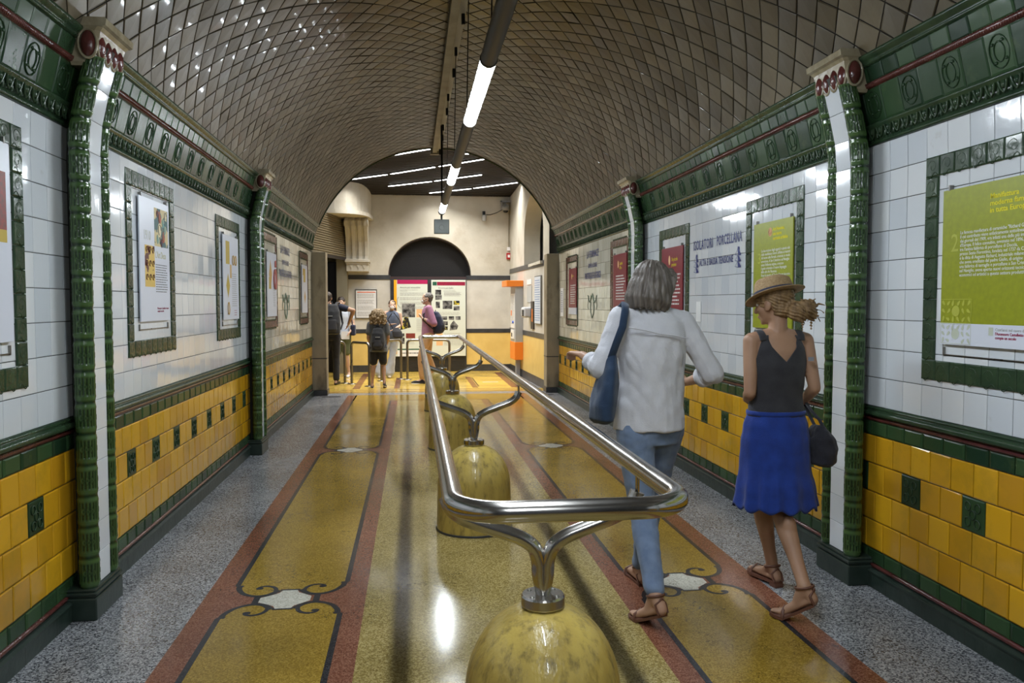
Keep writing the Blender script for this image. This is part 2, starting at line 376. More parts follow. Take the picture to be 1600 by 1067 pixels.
for side in 'LR':
    for i, f in enumerate(FR[side]):
        k += 1
        o = tile_frame(side, f, i >= 3).build('trim_%d' % k, [T['dgreen'] if i < 3 else T['green'], T['maroon']])
        struct(o)

# pilasters between the bays
def pilaster(side, yc, idx):
    s = -1 if side == 'L' else 1
    root = bpy.data.objects.new('trim_%d' % idx, None); COL.objects.link(root); root.location = (XC+s*1.97, yc, 0); struct(root)
    def W(d, y, z): return (s*(1.97 - 1.97) + s*(d - 1.97 - lean(z)), y - yc, z)
    # core with tiled front strip
    mb = MB(); zs = [.1, 1, 2.28] + [2.28+.06*i for i in range(1, 8)]
    for yy, q in ((yc-.11, 0),):
        rs = [[W(2.04, yc-.028, z), W(1.914, yc-.068, z), W(1.914, yc+.068, z), W(2.04, yc+.028, z)] for z in zs]
        mb.rings(rs, 0, smooth=False)
    mb.build('pier', T['grout'], root)
    mb = MB(); z = .152
    while z < 2.64:
        z2 = min(z+.1475, 2.66)
        tile(mb, lambda a, b, d: W(1.914 - d, a, b), [(yc-.071, z), (yc+.071, z), (yc+.071, z2), (yc-.071, z2)], rise=.003, bev=.0015, tilt=.006)
        z = z2
    mb.build('tile_strip', T['white'], root)
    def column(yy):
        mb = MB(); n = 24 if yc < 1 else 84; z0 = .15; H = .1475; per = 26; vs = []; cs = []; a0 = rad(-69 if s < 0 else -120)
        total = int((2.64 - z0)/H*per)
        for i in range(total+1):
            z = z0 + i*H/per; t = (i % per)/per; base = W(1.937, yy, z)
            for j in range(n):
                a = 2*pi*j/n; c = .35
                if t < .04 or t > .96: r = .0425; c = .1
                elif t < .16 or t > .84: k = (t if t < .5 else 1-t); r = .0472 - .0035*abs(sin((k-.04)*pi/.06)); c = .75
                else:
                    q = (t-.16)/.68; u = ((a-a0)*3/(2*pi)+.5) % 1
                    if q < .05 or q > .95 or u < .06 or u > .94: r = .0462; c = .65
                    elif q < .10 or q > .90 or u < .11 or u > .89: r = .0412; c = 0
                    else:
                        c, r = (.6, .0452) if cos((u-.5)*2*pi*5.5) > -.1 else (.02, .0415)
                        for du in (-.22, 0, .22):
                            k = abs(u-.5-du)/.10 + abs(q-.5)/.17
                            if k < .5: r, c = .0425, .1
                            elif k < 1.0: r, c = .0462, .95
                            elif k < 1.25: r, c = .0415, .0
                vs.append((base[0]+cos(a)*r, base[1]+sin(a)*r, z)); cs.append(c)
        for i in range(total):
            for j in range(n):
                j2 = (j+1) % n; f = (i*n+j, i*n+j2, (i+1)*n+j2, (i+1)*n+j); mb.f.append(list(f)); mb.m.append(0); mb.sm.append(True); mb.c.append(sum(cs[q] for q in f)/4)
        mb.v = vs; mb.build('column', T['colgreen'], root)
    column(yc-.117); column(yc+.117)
    mb = MB()
    for a, b, dd, hh in ((-.172, .172, 1.888, (0, .108)), (-.165, .165, 1.896, (.108, .118)), (-.172, .172, 1.886, (.118, .135)), (-.166, .166, 1.895, (.135, .15))):
        x0, x1 = sorted((s*(dd-1.97), s*(2.03-1.97))); mb.box((x0, a, hh[0]), (x1, b, hh[1]), bev=.006)
    mb.build('plinth', T['plinth'], root)
    # capital: four maroon eggs in cream sockets under a cream slab
    mb = MB()
    rs = []
    def C(dx, y, z): return (s*(dx - 1.97), y - yc, z)
    for z, d, k in ((2.595, 1.865, .165), (2.61, 1.845, .175), (2.63, 1.84, .175), (2.70, 1.83, .18), (2.75, 1.815, .19), (2.765, 1.80, .20)):
        rs.append([C(1.95, yc-k+.02, z), C(d+.02, yc-k+.02, z), C(d, yc-k+.035, z), C(d, yc+k-.03, z), C(1.95, yc+k-.03, z)])
    mb.rings(rs, smooth=False)
    cap = mb.build('capital', T['capcream'], root)
    mb = MB()
    rs = [[C(1.97, yc-.18, z), C(d, yc-.18, z), C(d, yc+.18, z), C(1.97, yc+.18, z)] for z, d in ((2.766, 1.80), (2.772, 1.785), (2.80, 1.78), (2.806, 1.785))]
    mb.rings(rs, smooth=False); mb.build('slab', T['capcream'], root)
    for q in (-.112, -.036, .040, .116):
        e = MB(); c0 = C(1.845, yc+q, 2.69)
        e.ball(c0, (.036, .036, .062), n=10)
        e.build('egg', T['maroon'], root)
        e = MB(); e.tube([(c0[0]-s*.014, c0[1]+cos(t)*.041, c0[2]+sin(t)*.066) for t in [2*pi*i/18 for i in range(18)]], .007, 6, closed=True)
        e.build('socket_rim', T['capcream'], root)
    e = MB(); c0 = C(1.868, yc-.160, 2.69); e.ball(c0, (.036, .030, .062), n=10); e.build('egg', T['maroon'], root)
    e = MB(); e.tube([(c0[0]+cos(t)*.041, c0[1]-.008, c0[2]+sin(t)*.066) for t in [2*pi*i/18 for i in range(18)]], .007, 6, closed=True)
    e.build('socket_rim', T['capcream'], root)
n = 11
for side in 'LR':
    for yc in PIL: pilaster(side, yc, n); n += 1

# ------------------------------------------------------------------ vault
R_, ZC_ = 2.059, 1.972; SM = .1021*24
def vaultP(sv, y, d):
    a = sv/R_; r = R_ - d; return (XC + sin(a)*r, y, ZC_ + cos(a)*r)
mb = MB()
N_ = 64
ra = [[vaultP(-SM-.05 + (2*SM+.1)*i/N_, y, -.002) for i in range(N_+1)] for y in (WALLY0-4, WALLY1)]
mb.add(ra[0]+ra[1], [(i, i+1, N_+2+i, N_+1+i) for i in range(N_)], 1, smooth=True)
ra = [[vaultP(-SM-.05 + (2*SM+.1)*i/N_, y, -.22) for i in range(N_+1)] for y in (WALLY0-4, WALLY1)]
mb.add(ra[0]+ra[1], [(i, i+1, N_+2+i, N_+1+i) for i in range(N_)], 1, smooth=True)
ra = [[vaultP(-SM-.05 + (2*SM+.1)*i/N_, WALLY1, d) for i in range(N_+1)] for d in (-.002, -.22)]
mb.add(ra[0]+ra[1], [(i, i+1, N_+2+i, N_+1+i) for i in range(N_)], 1)
HY = .112; HS = .1021; ny = int((WALLY1-WALLY0)/HY)
for i in range(-24, 25):
    for j in range(0, ny+2):
        if (i+j) % 2: continue
        s0, yc = i*HS, WALLY0 + j*HY
        q = [(s0-HS, yc), (s0, yc-HY), (s0+HS, yc), (s0, yc+HY)]
        q = [(max(-SM, min(SM, a)), max(WALLY0, min(WALLY1, b))) for a, b in q]
        if abs(s0) >= 24*HS-.001: q = [(a if abs(a) < SM-.001 else a, b) for a, b in q]
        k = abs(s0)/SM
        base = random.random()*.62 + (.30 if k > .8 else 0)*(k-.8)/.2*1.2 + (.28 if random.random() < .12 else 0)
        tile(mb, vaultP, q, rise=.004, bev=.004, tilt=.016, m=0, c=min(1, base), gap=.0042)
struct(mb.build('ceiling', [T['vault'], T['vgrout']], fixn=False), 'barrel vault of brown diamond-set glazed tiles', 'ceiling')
# dark edging along the vault's far end
mb = MB()
pts = [vaultP(-SM + 2*SM*i/40, WALLY1+.005, .006) for i in range(41)]
mb.tube(pts, .016, 6); struct(mb.build('trim_20', T['dgreen']))

# ------------------------------------------------------------------ floor
mb = MB()
def slab(x0, x1, y0, y1, m, z=0.0): mb.add([(x0, y0, z), (x1, y0, z), (x1, y1, z), (x0, y1, z)], [(0, 1, 2, 3)], m)
mb.box((-4.5, -6, -.1), (4.0, 20, 0), m=0)                      # grey terrazzo field
E1 = .0004
slab(XC-1.46, XC+1.46, -6, 13.16, 1, E1)                        # red bands
slab(XC-.645, XC+.645, -6, 12.39, 3, 2*E1)                      # straw centre
slab(XC-.99, XC+.99, 12.405, 13.16, 2, 3*E1)                    # ochre beyond the cross line
for q in (-1, 1): slab(XC+min(q*.99, q*1.335), XC+max(q*.99, q*1.335), 12.42, 13.16, 2, 3*E1)
def poly(pts, m, z): mb.add([(a, b, z) for a, b in pts], [list(range(len(pts)))], m)
def sm(pts, n=5):
    out = []; P = [V((a, b, 0)) for a, b in pts]; P = [P[0]*2-P[1]] + P + [P[-1]*2-P[-2]]
    for i in range(1, len(P)-2):
        for k in range(n):
            t = k/n; a, b, c, d = P[i-1:i+3]
            q = .5*((2*b)+(c-a)*t+(2*a-5*b+4*c-d)*t*t+(3*b-a-3*c+d)*t**3); out.append((q.x, q.y))
    out.append((P[-2].x, P[-2].y)); return out
def ribbon(pts, wd, m, z):
    n = len(pts); L = []; Rr = []
    for i in range(n):
        a = V((*pts[max(0, i-1)], 0)); b = V((*pts[min(n-1, i+1)], 0)); t = (b-a).normalized(); nn = V((-t.y, t.x, 0))
        ww = wd[i*len(wd)//n] if isinstance(wd, list) else wd
        p = V((*pts[i], 0)); L.append(p+nn*ww/2); Rr.append(p-nn*ww/2)
    for i in range(n-1): mb.add([(L[i].x, L[i].y, z), (L[i+1].x, L[i+1].y, z), (Rr[i+1].x, Rr[i+1].y, z), (Rr[i].x, Rr[i].y, z)], [(0, 1, 2, 3)], m)
MC = [-.06, 4.085, 8.23]
spine = sm([(-.272, .215), (-.268, .17), (-.24, .11), (-.20, .073), (-.155, .056), (-.115, .062), (-.082, .088), (-.05, .128)])
hook = sm([(-.098, .078), (-.075, .115), (-.078, .155), (-.10, .187), (-.135, .20), (-.165, .188), (-.172, .168)])
for sgn in (-1, 1):
    mx = XC + sgn*1.043
    ends = [-6] + MC + [12.39+.2]
    for k in range(len(ends)-1):                                # ochre panels with scrolled ends
        ya, yb = ends[k], ends[k+1]; pts = []
        if k == 0: pts += [(mx-.272, ya), (mx+.272, ya)]
        else: pts += [(mx+a, ya+b) for a, b in spine] + [(mx-a, ya+b) for a, b in spine[::-1]]
        if k == len(ends)-2: pts += [(mx+.285, 12.405), (mx-.272, 12.405)] if sgn > 0 else [(mx+.272, 12.405), (mx-.285, 12.405)]
        else: pts += [(mx-a, yb-b) for a, b in spine] + [(mx+a, yb-b) for a, b in spine[::-1]]
        poly(pts, 2, 2*E1)
        y0 = ya + .225 if k else ya; y1 = yb - .225 if k < len(ends)-2 else 12.405
        for s2 in (-1, 1):
            xs = mx + s2*.2855
            if k == len(ends)-2: y1 = 13.15 if s2 == sgn else 12.405
            slab(xs-.0135, xs+.0135, y0, y1, 4, 3*E1)
    for my in MC:
        poly([(mx+a, my+b) for a, b in [(-.135, -.03), (-.135, .03), (-.085, .062), (-.05, .09), (-.037, .128), (.037, .128), (.05, .09), (.085, .062), (.12, .03), (.12, -.03), (.085, -.062), (.05, -.09), (.037, -.128), (-.037, -.128), (-.05, -.09), (-.085, -.062)]], 5, 3*E1)
        for sx in (-1, 1):
            for sy in (-1, 1):
                ribbon([(mx+sx*a, my+sy*b) for a, b in spine], [.03, .028, .026, .024, .026, .03, .03, .026], 4, 4*E1)
                ribbon([(mx+sx*a, my+sy*b) for a, b in hook], [.02, .022, .022, .02, .018, .018], 4, 4.4*E1)
                q = [(mx+sx*(-.163)+cos(t)*.02, my+sy*.168+sin(t)*.017) for t in [2*pi*i/12 for i in range(12)]]; poly(q, 4, 4.8*E1)
                poly([(mx+sx*-.30, my+sy*.225), (mx+sx*-.256, my+sy*.225), (mx+sx*-.25, my+sy*.205), (mx+sx*-.285, my+sy*.205)], 4, 4.6*E1)
            slab(mx+sx*.15-.016, mx+sx*.15+.016, my-.055, my+.055, 4, 4.2*E1)
        for sy in (-1, 1): slab(mx-.05, mx+.05, my+sy*.134-.008, my+sy*.134+.008, 4, 4.2*E1)
slab(XC-.645, XC+.645, 12.385, 12.41, 1, 3.5*E1)
slab(-4.5, 4.0, 13.16, 13.48, 0, 3*E1)                          # grey threshold band
slab(-4.5, 4.0, 13.48, 18, 6, 3*E1)                             # yellow floor of the hall
for (a, b, c, d, m) in ((-3, 2.3, 13.62, 13.70, 1), (-1.25, 2.1, 13.9, 13.96, 1), (1.04, 1.14, 14.1, 16.2, 1), (1.735, 1.86, 14.1, 17.2, 1), (-.35, -.25, 14.1, 16.2, 1), (-1.07, -.945, 14.1, 17.2, 1), (1.15, 1.18, 14.3, 16.0, 4), (1.86, 1.89, 14.1, 17.2, 4), (-3, 2.3, 13.48, 13.51, 4), (1.3, 1.6, 15.05, 15.15, 5)):
    slab(a, b, c, d, m, 4*E1)
slab(1.9, 2.4, 13.9, 17.4, 0, 4.4*E1)
struct(mb.build('floor', [GREY, RED, OCH, YEL, BLK, WHI, HYL], fixn=False), 'polished terrazzo floor with scrolled ochre panels', 'floor')
# small access plates at the feet of the end pillars
for x, yy, lb in ((-1.33, 13.0, 'small dark floor plate in front of the left concrete pillar'), (2.12, 12.9, 'small dark floor plate in front of the right concrete pillar')):
    b = MB(); b.box((x-.14, yy-.06, .001), (x+.16, yy+.06, .004), bev=.001); tag(b.build('floor_plate', BLKW), lb, 'floor plate')

# ------------------------------------------------------------------ the hall beyond the vault
HY1 = 17.6
def ceil_z(y): return 3.85 + .065*(HY1 - y)
def wallseg(mbx, p0, p1, bands, th=.2, off=0):
    """wall from p0 to p1 (plan); bands = (z0, z1, material)"""
    d = V((p1[0]-p0[0], p1[1]-p0[1], 0)).normalized(); n = V((-d.y, d.x, 0))
    for z0, z1, m, o in bands:
        a, b = V((*p0, 0))+n*(-o), V((*p1, 0))+n*(-o); c, e = V((*p1, 0))+n*th, V((*p0, 0))+n*th
        vs = [(q.x, q.y, z) for z in (z0, z1) for q in (a, b, c, e)]
        mbx.add(vs, [(0, 3, 2, 1), (4, 5, 6, 7), (0, 1, 5, 4), (1, 2, 6, 5), (2, 3, 7, 6), (3, 0, 4, 7)], m)
BM_ = [CREAMW, STONEW, YELW, BLKW]
BANDS = [(0, .15, 3, .006), (.15, .85, 2, 0), (.85, .94, 3, .008), (.94, 2.02, 1, 0), (2.02, 2.115, 3, .015)]
# back wall: cladding either side of the arched window, plaster above with an arch cut in it
mb = MB(); AX, AR, AZ = .362, .905, 2.06      # arch centre, radius, springing
for x0, x1 in ((-1.42, -.50), (1.16, 2.2)): wallseg(mb, (x0, HY1), (x1, HY1), BANDS, .25)
wallseg(mb, (-.50, HY1), (1.16, HY1), [(0, 2.06, 1, -.1)], .25)
def archwall(mbx, xa, xb, z0, z1fn, cx, r, zs, P, depth, m, rz=1.0, n=28):
    """front face with an arched hole and its reveal"""
    ang = [pi*i/n for i in range(n+1)]
    arcp = [(cx + r*cos(a), zs + r*rz*sin(a)) for a in ang]
    outp = []
    for a in ang:
        dx, dz = cos(a), sin(a)*rz
        t = 1e9
        if dx > 1e-6: t = min(t, (xb-cx)/dx)
        if dx < -1e-6: t = min(t, (xa-cx)/dx)
        if dz > 1e-6: t = min(t, (z1fn(cx)-.0-zs)/dz)
        outp.append((cx+dx*t, zs+dz*t))
    # corners
    full = []
    for i in range(n):
        a, b = outp[i], outp[i+1]; q = [arcp[i], a, b, arcp[i+1]]
        if abs(a[0]-b[0]) > 1e-4 and abs(a[1]-b[1]) > 1e-4:
            corner = (xb if a[0] > cx else xa, z1fn(cx)); q = [arcp[i], a, corner, b, arcp[i+1]]
        mbx.add([P(u, v, 0) for u, v in q], [list(range(len(q)))], m)
        mbx.add([P(*arcp[i], 0), P(*arcp[i+1], 0), P(*arcp[i+1], depth), P(*arcp[i], depth)], [(0, 1, 2, 3)], m)
    if z0 < zs:
        for u in (cx-r, cx+r): mbx.add([P(u, z0, 0), P(u, zs, 0), P(u, zs, depth), P(u, z0, depth)], [(0, 1, 2, 3)], m)
        for u0, u1 in ((xa, cx-r), (cx+r, xb)): mbx.add([P(u0, z0, 0), P(u1, z0, 0), P(u1, zs, 0), P(u0, zs, 0)], [(0, 1, 2, 3)], m)
Pb = lambda u, v, d: (u, HY1 + d, v)
archwall(mb, -1.42, 2.2, 2.115, lambda x: 3.95, AX, AR, 2.115, Pb, .28, 0, rz=.93)
o = struct(mb.build('wall_far', BM_), 'far wall of the ticket hall with black, yellow and white stone bands', 'wall')
# arched fanlight with dark panes
b = MB(); n = 30
b.add([(AX + 1.0*AR*cos(pi*i/n), HY1+.24, 2.06 + .97*AR*sin(pi*i/n)) for i in range(n+1)], [list(range(n+1))])
win = b.build('window_1', mat('dark_mesh_glass', (.006, .006, .007), .5, bump=.4, bscale=120)); struct(win, 'dark arched fanlight over the information panels')
b = MB(); b.tube([(AX + .99*AR*cos(pi*i/n), HY1+.23, 2.10+.92*AR*sin(pi*i/n)) for i in range(n+1)], .012, 6)
b.box((AX-.95*AR-.02, HY1+.0, 2.03), (AX+.95*AR, HY1+.2, 2.085)); b.build('frame', paint('dark_red_brown_frame', (.05, .03, .03), .5), win)
# dark screen carrying the panels, louvred below
scr = thing('louvred_screen', 'black slatted screen under the arched window behind the information panels', 'screen', (AX, HY1, 0))
b = MB(); b.box((-.86, -.02, .0), (.80, .08, 2.03)); b.build('frame', BLKW, scr)
b = MB()
for i in range(9): b.box((-.82, -.045, .03+i*.034), (.76, -.018, .05+i*.034))
b.build('slats', paint('dark_slats', (.04, .038, .035), .5), scr)

def line_block(parent, x, y, w_, n, dy, m, h=.008, jag=.15, name='text_block', d=.0015):
    b = MB()
    for i in range(n):
        ww = w_*(1 - random.random()*jag); xx = 0
        while xx < ww:
            wl = random.uniform(.02, .06)*w_/.4; wl = min(wl, ww-xx)
            b.add([(x+xx, y-i*dy-h, d), (x+xx+wl, y-i*dy-h, d), (x+xx+wl, y-i*dy, d), (x+xx, y-i*dy, d)], [(0, 1, 2, 3)]); xx += wl + .008*w_/.4
    return b.build(name, m, parent)
def patch(parent, x0, y0, x1, y1, m, name='picture', d=.001):
    b = MB(); b.box((x0, y0, .0002), (x1, y1, d)); return b.build(name, m, parent)
INK = paint('dark_ink', (.08, .08, .085), .6); WINK = paint('white_ink', (.72, .72, .70), .6); YINK = paint('yellow_ink', (.75, .66, .02), .6)
GINK = paint('grey_ink', (.38, .38, .37), .6); PAPER = paint('white_paper', (.78, .79, .80), .5); NAVY = paint('navy_glaze_paint', (.02, .035, .18), .3)
BOARD = paint('pale_green_white_board', (.66, .71, .64), .4)
PHOTO = mat('dark_photo_print', (.01, .01, .012), .4, base2=(.38, .38, .37), nscale=9, contrast=(.40, .72))
PHOTOY = mat('photo_with_yellow', (.02, .02, .02), .4, base2=(.6, .5, .05), nscale=15, contrast=(.52, .6))
PHOTOR = mat('red_photo', (.30, .03, .02), .4, base2=(.12, .05, .04), nscale=40)
MAG = paint('magenta_red_print', (.42, .015, .10), .4); ORP = paint('amber_print', (.85, .42, .02), .4); PEACH = paint('peach_print', (.80, .48, .24), .5); DGP = paint('dark_green_print', (.02, .10, .06), .4)
def panel(label, x0, x1, z0, z1):
    t = thing('information_panel', label, 'information panel', M=farM((x0+x1)/2, HY1-.085, (z0+z1)/2), group=None)
    w2, h2 = (x1-x0)/2, (z1-z0)/2
    b = MB(); b.box((-w2, -h2, -.02), (w2, h2, 0), bev=.003); b.build('board', BOARD, t); return t, w2, h2
t, w2, h2 = panel('tall printed panel with magenta header and amber left edge, left of two', -.42, .307, .345, 2.012)
patch(t, -w2, -h2+.05, -w2+.06, h2, ORP, 'amber_edge'); patch(t, -w2+.07, h2-.09, w2, h2, MAG, 'header')
text('Ancora più accessibile', .052, -w2+.13, h2-.14, INK, t, sx=.95)
text('Lavori di adeguamento delle barriere\narchitettoniche', .026, -w2+.13, h2-.205, GINK, t)
for q in range(4): line_block(t, -w2+.13, h2-.28-q*.10, .56, 4, .018, GINK, .006)
patch(t, -.19, .12-.10, .09, .12+.20, PHOTO); patch(t, .12, .02, .28, .20, PEACH, 'tinted_box')
b = MB(); b.add([(-.24, -.26, .002), (.0, -.20, .002), (-.06, .02, .002), (-.14, .03, .002)], [(0, 1, 2, 3)]); b.build('picture', PHOTOY, t)
b = MB(); b.tube([(-.27, .46, .002), (-.295, .40, .002), (-.29, .30, .002), (-.24, .23, .002)], .006, 6, flat=.2); b.build('arc_line', INK, t)
patch(t, -.24, -.40, -.14, -.33, PHOTO); patch(t, -.24, -.56, -.14, -.42, PHOTO); patch(t, -.11, -.44, .09, -.33, PHOTOR)
line_block(t, .12, -.02, .2, 14, .02, GINK, .005); line_block(t, -.11, -.48, .2, 5, .02, GINK, .005)
patch(t, -w2+.07, -h2+.14, w2, -h2+.165, DGP, 'green_rule'); patch(t, -w2+.07, -h2+.0, w2, -h2+.13, PAPER, 'footer'); line_block(t, -w2+.14, -h2+.08, .45, 1, .03, INK, .02)
t, w2, h2 = panel('tall printed panel with green and crimson header and small photographs, right of two', .389, 1.14, .345, 2.012)
patch(t, -w2+.03, h2-.12, -w2+.12, h2-.04, DGP, 'header_square')
patch(t, -w2+.125, h2-.12, w2-.01, h2-.04, mat('crimson_pattern', (.38, .02, .07), .4, base2=(.18, .01, .03), nscale=60), 'header')
text('Ancora più bello', .052, -w2+.15, h2-.15, INK, t, sx=.95); text('il restauro delle superfici\ndelle gallerie di Castelletto', .026, -w2+.26, h2-.21, GINK, t)
for (a, b_, c, d) in ((-.29, .51, -.16, .62), (-.29, .40, -.15, .50), (-.28, .22, -.19, .36), (-.13, .20, .08, .38), (.11, .29, .24, .38), (.11, .17, .24, .26), (-.14, -.04, -.03, .04), (0, -.04, .12, .04), (.15, -.04, .26, .04), (-.12, -.16, -.02, -.07), (-.12, -.26, -.02, -.18)): patch(t, a, b_, c, d, PHOTO if (a, b_) not in ((.11, .29), (-.12, -.26)) else PHOTOY)
b = MB(); b.add([(.02, -.27, .002), (.18, -.25, .002), (.21, -.17, .002), (.11, -.05, .002), (.04, -.14, .002)], [(0, 1, 2, 3, 4)]); b.build('picture', PHOTO, t)
for yy in (.47, .44): line_block(t, -.1, yy+.1, .4, 4, .018, GINK, .005)
line_block(t, -.3, .13, .6, 4, .018, GINK, .005); patch(t, -.27, -.60, -.13, -.33, PEACH, 'tinted_box'); line_block(t, -.1, -.33, .4, 14, .02, GINK, .005)
# timetable case
t = thing('timetable_case', 'silver framed timetable case on the white far wall, left of the panels', 'notice case', M=farM(-1.02, HY1, 1.49))
b = MB(); b.box((-.235, -.32, 0), (.235, .32, .03), bev=.004); b.build('frame', STEELD, t)
b = MB(); b.box((-.215, -.30, .03), (.215, .29, .032)); sh = b.build('sheet', PAPER, t)
b = MB(); b.box((-.19, .245, .032), (.20, .262, .034)); b.build('heading_bar', paint('orange_red_print', (.75, .12, .03), .5), sh)
for q in range(4): o = line_block(sh, -.19, .22-q*.13, .38, 6, .018, GINK, .006, d=.034)

# right-hand hall wall with an arched recess, machine and notices
HX0, HX1 = 2.135, 2.27       # wall line at the far and near end
def HW(y, z, d=0):  # point on the right hall wall, d out of the wall
    t = (HY1-y)/(HY1-13.5); return (HX0 + (HX1-HX0)*t - d, y, z)
mb = MB()
RB = [(0, .16, 3, .006), (.16, .87, 2, 0), (.87, .965, 3, .008), (.965, 2.16, 1, 0), (2.16, 2.255, 3, .012)]
wallseg(mb, (HW(HY1, 0)[0], HY1), (HW(15.0, 0)[0], 15.0), RB, .25); wallseg(mb, (HW(15.0, 0)[0], 15.0), (HW(13.4, 0)[0], 13.4), RB, .25)
archwall(mb, 13.3, HY1, 2.255, lambda x: 4.2, 14.8, .98, 2.75, lambda u, v, d: HW(u, v, -d), .32, 0, rz=.85)
mb.box((2.2, 13.8, 2.2), (2.3+.35, 15.8, 2.25), m=0)
mb.box((2.58, 13.4, 2.2), (2.65, 18.6, 4.2), m=0)
struct(mb.build('wall_hall_right', BM_, fixn=True), 'right wall of the ticket hall with an arched recess', 'wall')
mb = MB(); mb.box((2.45, 13.16, 2.33), (3.2, 13.5, 4.5)); mb.box((-3.4, 13.16, 3.9), (-2.0, 13.3, 4.5))
struct(mb.build('wall_portal', CREAMW))
# end pillars
for x0, x1, lb in ((-1.70, -1.405, 'tall brown-stained concrete pillar at the left end of the tiled wall'), (2.215, 2.50, 'tall brown-stained concrete pillar at the right end of the tiled wall')):
    y0, y1 = 13.17, 13.46
    t = thing('concrete_pillar', lb, 'pillar', ((x0+x1)/2, (y0+y1)/2, 0)); hx, hy = (x1-x0)/2, (y1-y0)/2
    b = MB(); b.box((-hx, -hy, .09), (hx, hy, 2.33), bev=.008); b.build('shaft', PILLAR, t)
    b = MB(); b.box((-hx-.01, -hy-.01, 0), (hx+.01, hy+.01, .09), bev=.004); b.build('foot', BLKW, t)
    b = MB(); b.box((-hx-.002, -hy-.002, .60), (hx+.002, hy+.002, .615)); b.build('joint_line', BLKW, t)
# slatted ceiling of the hall
mb = MB(); y = 13.1
while y < HY1 + .1:
    z = ceil_z(y); mb.box((-3.4, y, z), (2.7, y+.075, z+.05), m=0); y += .1
mb.add([(-3.4, 13.0, ceil_z(13)+.07), (2.7, 13.0, ceil_z(13)+.07), (2.7, 17.9, ceil_z(17.9)+.07), (-3.4, 17.9, ceil_z(17.9)+.07)], [(0, 1, 2, 3)], 1)
struct(mb.build('ceiling_hall', [BROWNC, BLACKP]), 'dark brown slatted ceiling of the ticket hall', 'ceiling')
# slim ceiling lights between the slats
strips = [((-.361, 14.104), (.315, 13.587), 'far left'), ((-1.25, 16.10), (-.48, 15.58), 'l'), ((-.42, 15.54), (.41, 14.89), ''), ((.475, 14.85), (1.305, 14.184), ''), ((-.497, 16.651), (.38, 16.12), ''), ((.43, 16.08), (1.323, 15.442), ''), ((.353, 17.265), (1.21, 16.74), ''), ((1.255, 16.70), (2.10, 16.07), ''),
          ((-2.2, 14.9), (-1.4, 14.3), ''), ((.9, 13.9), (1.7, 13.35), ''), ((-1.3, 13.9), (-.6, 13.4), '')]
SL = ['slim lit ceiling strip nearest the vault mouth, its far side cut by the arch', 'leftmost lit strip on the dark slatted ceiling, above the curved balcony', 'middle section of the longest row of ceiling strips, left of the hanging tubes', 'right section of the longest row of ceiling strips, right of the hanging tubes',
      'left strip of the third row on the slatted ceiling', 'right strip of the third row on the slatted ceiling', 'short left strip of the row nearest the far wall', 'long right strip of the row nearest the far wall, ending at the right wall', 'lit strip over the shuttered doorway, hidden by the vault', 'lit strip hidden behind the right side of the vault mouth', 'lit strip hidden behind the left side of the vault mouth']
for (a, b_, _), lb in zip(strips, SL):
    cx, cy = (a[0]+b_[0])/2, (a[1]+b_[1])/2; L = sqrt((a[0]-b_[0])**2+(a[1]-b_[1])**2); rz = atan2(b_[1]-a[1], b_[0]-a[0])
    t = thing('ceiling_strip_light', lb, 'ceiling light', (cx, cy, ceil_z(cy)-.012), rz, 'strip lights on the slatted ceiling')
    t.rotation_euler = (0, -math.asin((ceil_z(b_[1])-ceil_z(a[1]))/L), rz)
    b = MB(); b.box((-L/2, -.028, 0), (L/2, .028, .03)); b.build('housing', BLACKP, t)
    b = MB(); b.box((-L/2+.01, -.019, -.006), (L/2-.01, .019, .0)); b.build('diffuser', STRIP, t)
    la = bpy.data.lights.new('strip_lamp', 'AREA'); la.shape = 'RECTANGLE'; la.size = L-.02; la.size_y = .038; la.energy = STRIP_WATTS; la.color = (1, .97, .92); la.spread = rad(126)
    lo = bpy.data.objects.new('strip_lamp', la); COL.objects.link(lo); lo.parent = t; lo.location = (0, 0, -.010)

# left side of the hall: shutter, dark opening, jamb, curved balcony and scroll bracket
p0, p1 = V((-2.15, 14.3, 0)), V((-1.42, 17.35, 0)); d_ = (p1-p0); L = d_.length; ang = atan2(d_.y, d_.x)
t = thing('roller_shutter', 'brown ribbed roller shutter above the dark doorway at left', 'shutter', (p0.x, p0.y, 2.47), ang)
b = MB(); z = 0
while z < .78: b.tube([(0, 0, z+.02), (L, 0, z+.02)], .022, 8, flat=1); z += .045
b.build('ribs', paint('olive_brown_shutter', (.17, .14, .085), .45), t)
b = MB(); b.box((0, -.03, -.06), (L, .03, 0)); b.build('bottom_rail', BROWNC, t)
mb = MB()
mb.box((-1.62, 17.3, 0), (-1.40, 17.62, 2.45), m=0)
mb.box((-3.4, 13.5, 0), (-3.3, 18.0, 4.2), m=0); mb.box((-3.4, 17.85, 0), (-1.4, 17.95, 4.2), m=0)
mb.box((-2.05, 17.1, 0), (-1.86, 17.85, 2.45), m=1)
mb.box((-1.84, 17.7, 0), (-1.63, 17.8, 2.4), m=2)
struct(mb.build('wall_hall_left', [paint('shadowed_olive_plaster', (.22, .20, .14), .8), paint('brown_door_frame', (.06, .05, .035), .6), BLACKP]), 'recess of the dark doorway at the left of the hall', 'wall')
DP = [(-2.6, 16.25), (-1.9, 16.2), (-1.55, 16.24), (-1.33, 16.30), (-1.207, 16.37), (-1.12, 16.44), (-1.06, 16.52), (-1.0, 16.66), (-.95, 16.89), (-.91, 17.2), (-.89, 17.6)]
t = thing('curved_balcony', 'curved white plaster balcony front bulging from the upper left corner', 'balcony', (-1.6, 17.0, 3.3))
b = MB(); poly_ = DP + [(-2.6, 17.6)]; pl = lambda a, c, d: (a+1.6, c-17.0, d-3.3)
b.prism(poly_, pl, 3.36, 3.93); b.build('front', CREAMW, t)
